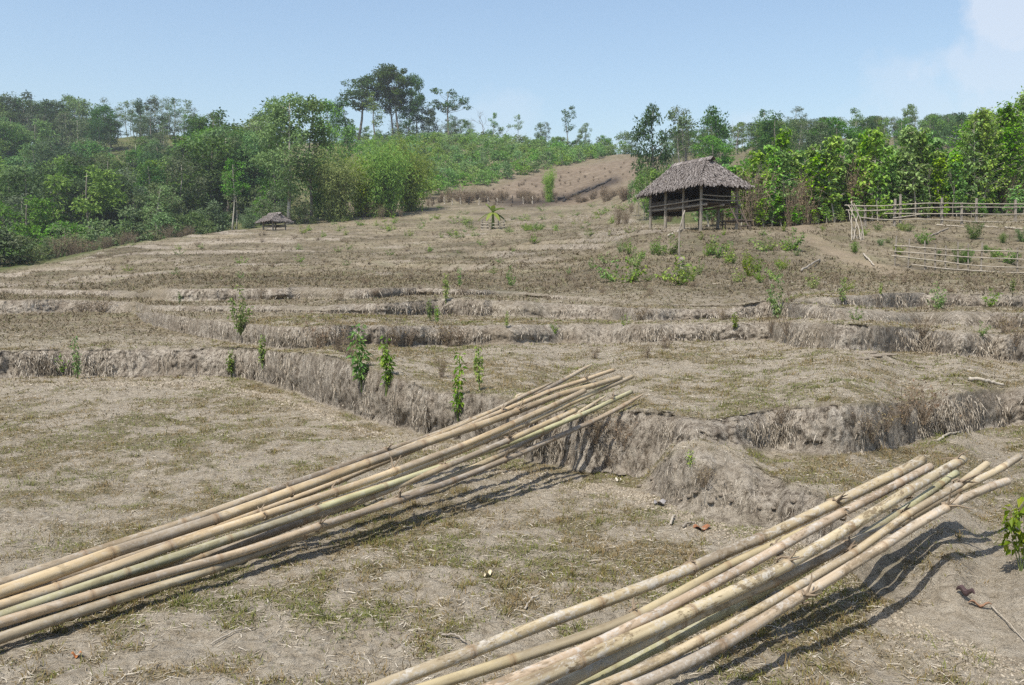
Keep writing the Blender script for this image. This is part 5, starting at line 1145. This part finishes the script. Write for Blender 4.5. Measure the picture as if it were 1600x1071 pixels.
L = rg.uniform(.03, .15, n) * np.clip(GR[ri, ci] / 9, .8, 1.5); W = rg.uniform(.003, .006, n) * np.clip(GR[ri, ci] / 8, .8, 3.2); lat = rg.normal(0, .28, n)
a = P + out * .004; m = P + out * (.018 + .03 * rg.random(n))[:, None] * np.clip(GR[ri, ci] / 8, .8, 1.8)[:, None] + tan_ * (lat * L * .5)[:, None] - np.array([0, 0, 1.])[None] * (L * rg.uniform(.1, .5, n))[:, None]
e = m + tan_ * (lat * L * .6)[:, None] + out * (.02 * rg.normal(size=n))[:, None] - np.array([0, 0, 1.])[None] * (L * .62)[:, None]
V = np.stack([a - tan_ * W[:, None] / 2, a + tan_ * W[:, None] / 2, m + tan_ * W[:, None] / 2, m - tan_ * W[:, None] / 2, e], 1).reshape(-1, 3); i = np.arange(n)[:, None] * 5
link('hanging_roots', mesh_arrays('hanging_roots', V, [i + np.array([[0, 1, 2, 3]]), i + np.array([[3, 2, 4]])], None, False, M['root']), kind='stuff')

# ------------------------------------------------------------------ single small things on the ground
def curl_leaf(name, label, cat, px, py, L, W, col, rz, curl=.5, dz=.012):
    p = hit(px, py); mb = MB(); nu, nv = 9, 7; V = []
    for a in range(nu):
        u = a / (nu - 1)
        for b_ in range(nv):
            v = b_ / (nv - 1) - .5; w = W * math.sin(PI * min(max(u * .9 + .06, 0), 1)) ** .6; an = v * 2 * curl * 1.6
            V.append(((u - .5) * L, w * math.sin(an) / max(curl * 1.6, .01) * .5, .012 * math.sin(u * 9) + w * (1 - math.cos(an)) * .6 + .25 * L * curl * (u - .5) ** 2))
    mb.add(V, [[a * nv + b_, (a + 1) * nv + b_, (a + 1) * nv + b_ + 1, a * nv + b_ + 1] for a in range(nu - 1) for b_ in range(nv - 1)])
    t = NT(name); co = t.n('ShaderNodeTexCoord').outputs['Object']; c2 = tuple(q * .55 for q in col)
    mat = t.done(t.pbr(t.ramp(t.noise(t.scale(co, .3, 1, 1), 60, 4, .7), [(.3, c2), (.7, col)]), .7, spec=.3))
    return thing(name, label, cat, (p.x, p.y, p.z + dz), rz, me=mb.mesh(name, mat, True))
curl_leaf('fallen_leaf', 'reddish brown dry leaf on the ground at the foot of the sandy slope', 'leaf', 1097, 828, .115, .075, (.30, .13, .06), .1, .35)
curl_leaf('fallen_leaf', 'grey curled leaf lying before the sandy terrace corner', 'leaf', 1032, 789, .10, .07, (.28, .26, .25), .5, .5)
curl_leaf('wood_chip', 'cream coloured curved chip on the bare soil between the two bundles', 'chip', 763, 902, .085, .03, (.72, .62, .42), 1.1, .8)
curl_leaf('wood_chip', 'small white chip at the foot of the terrace by the bundle shadow', 'chip', 965, 753, .06, .035, (.72, .66, .55), -.6, .5)
curl_leaf('bamboo_sheath', 'dark purplish bamboo sheath lying on the sandy mound at the right', 'sheath', 1508, 938, .085, .05, (.13, .085, .085), -.9, 1.0, .03)
curl_leaf('bamboo_sheath', 'small brown sheath shard next to the dark purplish sheath', 'sheath', 1531, 950, .10, .03, (.30, .17, .10), -.4, .7)
curl_leaf('fallen_leaf', 'tiny orange leaf on the soil below the left bundle', 'leaf', 119, 1028, .045, .03, (.45, .18, .06), .3, .3)
for n_, (x0, y0, x1, y1, lb, rr) in enumerate([(1548, 950, 1600, 1005, 'thin dry stalk lying on the sandy mound at the right picture edge', .0035), (1068, 826, 1085, 820, 'short grey twig beside the reddish leaf', .009), (1048, 822, 1055, 810, 'short pale twig before the sandy slope', .009), (820, 955, 842, 935, 'short pale straw stalk above the right bundle', .006), (690, 995, 728, 1008, 'grey twig lying near the upper edge of the right bundle', .006), (1395, 700, 1396, 692, 'little white stick on the right ledge', .012), (1465, 690, 1500, 676, 'thin pale twig at the foot of the right terrace', .012), (330, 1010, 395, 985, 'thin pale stalk on the soil below the left bundle', .004), (182, 875, 200, 868, 'short stalk above the left bundle', .005)]):
    a, b = hit(x0, y0), hit(x1, y1)
    stick('dry_twig', lb, 'twig', [a + Vector((0, 0, .01)), (a + b) / 2 + Vector((0, .02, .02)), b + Vector((0, 0, .012))], rr, M['wood_pale' if n_ != 1 and n_ != 4 else 'wood_grey'], None, 200 + n_, 5)
# clods broken off the terraces
rgc = np.random.default_rng(77)
def clod_mesh(seed):
    rg_ = np.random.default_rng(seed); V = []; nu, nv = 7, 10
    for a in range(nu + 1):
        th = PI * a / nu
        for b_ in range(nv): V.append((math.sin(th) * math.cos(2 * PI * b_ / nv), math.sin(th) * math.sin(2 * PI * b_ / nv), math.cos(th)))
    V = np.array(V); d = 1 + .45 * fbm(V[:, 0] * 1.4 + seed, V[:, 1] * 1.4, V[:, 2] * 1.4, 3, seed); V = V * d[:, None] * [1, .8, .6]
    return mesh_arrays('clod', V, [[[a * nv + b_, (a + 1) * nv + b_, (a + 1) * nv + (b_ + 1) % nv, a * nv + (b_ + 1) % nv] for a in range(nu) for b_ in range(nv)]], None, True, M['clod'])
t = NT('clod'); co = t.n('ShaderNodeTexCoord').outputs['Object']; f = t.noise(co, 4, 6, .7); M['clod'] = t.done(t.pbr(t.ramp(f, [(.3, (.17, .135, .10)), (.7, (.36, .31, .245))]), .95, t.bump(f, .6, .1), .1))
CL = [clod_mesh(s) for s in range(3)]
for n_ in range(60):
    if n_ < 34: px = rgc.uniform(420, 1240); py = float(np.interp(px, W1[:, 0], W1[:, 1])) + rgc.uniform(2, 24) + (70 if px > 1060 else 0)
    else: px = rgc.uniform(0, 1600); py = rgc.uniform(700, 1060)
    p = hit(px, py); s = rgc.uniform(.008, .03) * (.9 if n_ < 34 else .6)
    o = thing('clod', 'small crumbled clod of grey clay on the paddy floor', 'clod', p, rgc.uniform(0, 6), 'clay clods on the paddy floor', CL[n_ % 3]); o.scale = (s, s, s)
# flat stones by the right terrace
for n_, (px, py, s) in enumerate([(1352, 551, .16), (1366, 556, .14), (1383, 554, .13), (1345, 560, .12), (1450, 574, .16)]):
    o = thing('flat_stone', 'flat grey clay slab at the foot of the right terrace face', 'stone', hit(px, py), n_ * 1.3, 'flat slabs at the right terrace foot', CL[n_ % 3]); o.scale = (s, s * .8, s * .22)
# ------------------------------------------------------------------ air, sky, sun, camera
t = NT('haze'); vol = t.n('ShaderNodeVolumePrincipled'); vol.inputs['Color'].default_value = (.88, .92, .97, 1); vol.inputs['Density'].default_value = HAZE; vol.inputs['Anisotropy'].default_value = .25
t.l(vol.outputs[0], t.out.inputs['Volume'])
zlo, zhi = float(GZ.min()) - 1.2, float(GZ[GR < 330].max()) + 24
hz = MB().box((0, 0, (zlo + zhi) / 2), (1060, 1060, zhi - zlo)).mesh('haze', t.m)
link('haze', hz, kind='stuff')

SUN_TO = Vector((-.30, -.44, 1.0)).normalized()
el = math.asin(SUN_TO.z); az = math.atan2(SUN_TO.x, SUN_TO.y)
w = bpy.data.worlds.new('World'); SC.world = w; w.use_nodes = True; nt = w.node_tree; nt.nodes.clear()
sky = nt.nodes.new('ShaderNodeTexSky'); sky.sky_type = 'NISHITA'; sky.sun_disc = False; sky.sun_elevation = el; sky.sun_rotation = az % (2 * PI)
sky.altitude = 400; sky.air_density = 1.3; sky.dust_density = 2.2; sky.ozone_density = 1.6
bg = nt.nodes.new('ShaderNodeBackground'); bg.inputs['Strength'].default_value = SKY
tc = nt.nodes.new('ShaderNodeTexCoord'); out = nt.nodes.new('ShaderNodeOutputWorld')
def nn(ty, **kw):
    o = nt.nodes.new(ty)
    for k_2, v_2 in kw.items(): setattr(o, k_2, v_2)
    return o
def mth(op, a, b, clamp=False):
    o = nn('ShaderNodeMath', operation=op, use_clamp=clamp)
    for q_, i_ in ((a, 0), (b, 1)):
        if hasattr(q_, 'links'): nt.links.new(q_, o.inputs[i_])
        else: o.inputs[i_].default_value = q_
    return o.outputs[0]
# two soft cumulus banks low in the sky, placed by direction
ns = nn('ShaderNodeTexNoise'); nt.links.new(tc.outputs['Generated'], ns.inputs['Vector']); ns.inputs['Scale'].default_value = 13; ns.inputs['Detail'].default_value = 7; ns.inputs['Roughness'].default_value = .55
tot = None
for (px, py, wdt, amt) in [(1562, 26, .047, .72), (1560, 100, .066, .5), (1590, 160, .085, .4), (1440, 205, .07, .28), (752, 195, .05, .20), (700, 220, .05, .12), (1190, 215, .04, .25)]:
    k1, m1 = ray(px, py); d = Vector((float(k1), 1, float(m1))).normalized()
    vm = nn('ShaderNodeVectorMath', operation='DISTANCE'); nt.links.new(tc.outputs['Generated'], vm.inputs[0]); vm.inputs[1].default_value = d
    f = mth('SUBTRACT', 1.0, mth('DIVIDE', vm.outputs['Value'], wdt), False)
    f = mth('ADD', f, mth('MULTIPLY', mth('SUBTRACT', ns.outputs['Fac'], .5), 2.6))
    f = mth('MULTIPLY', mth('MULTIPLY', f, 2.6, True), amt)
    tot = f if tot is None else mth('MAXIMUM', tot, f)
bg2 = nn('ShaderNodeBackground'); bg2.inputs['Color'].default_value = (.74, .78, .86, 1); bg2.inputs['Strength'].default_value = .92
mx = nn('ShaderNodeMixShader'); nt.links.new(mth('MULTIPLY', tot, .8), mx.inputs[0]); nt.links.new(bg.outputs[0], mx.inputs[1]); nt.links.new(bg2.outputs[0], mx.inputs[2])
nt.links.new(sky.outputs[0], bg.inputs['Color']); nt.links.new(mx.outputs[0], out.inputs['Surface'])

sl = bpy.data.lights.new('sun', 'SUN'); sl.energy = SUNE; sl.angle = R(.53); sl.color = (1.0, .955, .88)
so = bpy.data.objects.new('sun', sl); COL.objects.link(so); so.rotation_euler = (-SUN_TO).to_track_quat('-Z', 'Y').to_euler()

cam = bpy.data.cameras.new('camera'); co_ = bpy.data.objects.new('camera', cam); COL.objects.link(co_)
co_.location = (0, 0, CAMH); co_.rotation_euler = (PI / 2 - TH, 0, 0)
cam.sensor_fit = 'HORIZONTAL'; cam.sensor_width = 36; cam.lens = 36 * F / 1600; cam.clip_start = .05; cam.clip_end = 3000
SC.camera = co_
SC.render.engine = 'CYCLES'
SC.cycles.max_bounces = 7; SC.cycles.diffuse_bounces = 3; SC.cycles.glossy_bounces = 2; SC.cycles.transmission_bounces = 4; SC.cycles.volume_bounces = 0; SC.cycles.transparent_max_bounces = 4
SC.cycles.use_denoising = False
SC.view_settings.view_transform = 'Standard'; SC.view_settings.look = 'None'; SC.view_settings.exposure = EXPO; SC.view_settings.gamma = 1
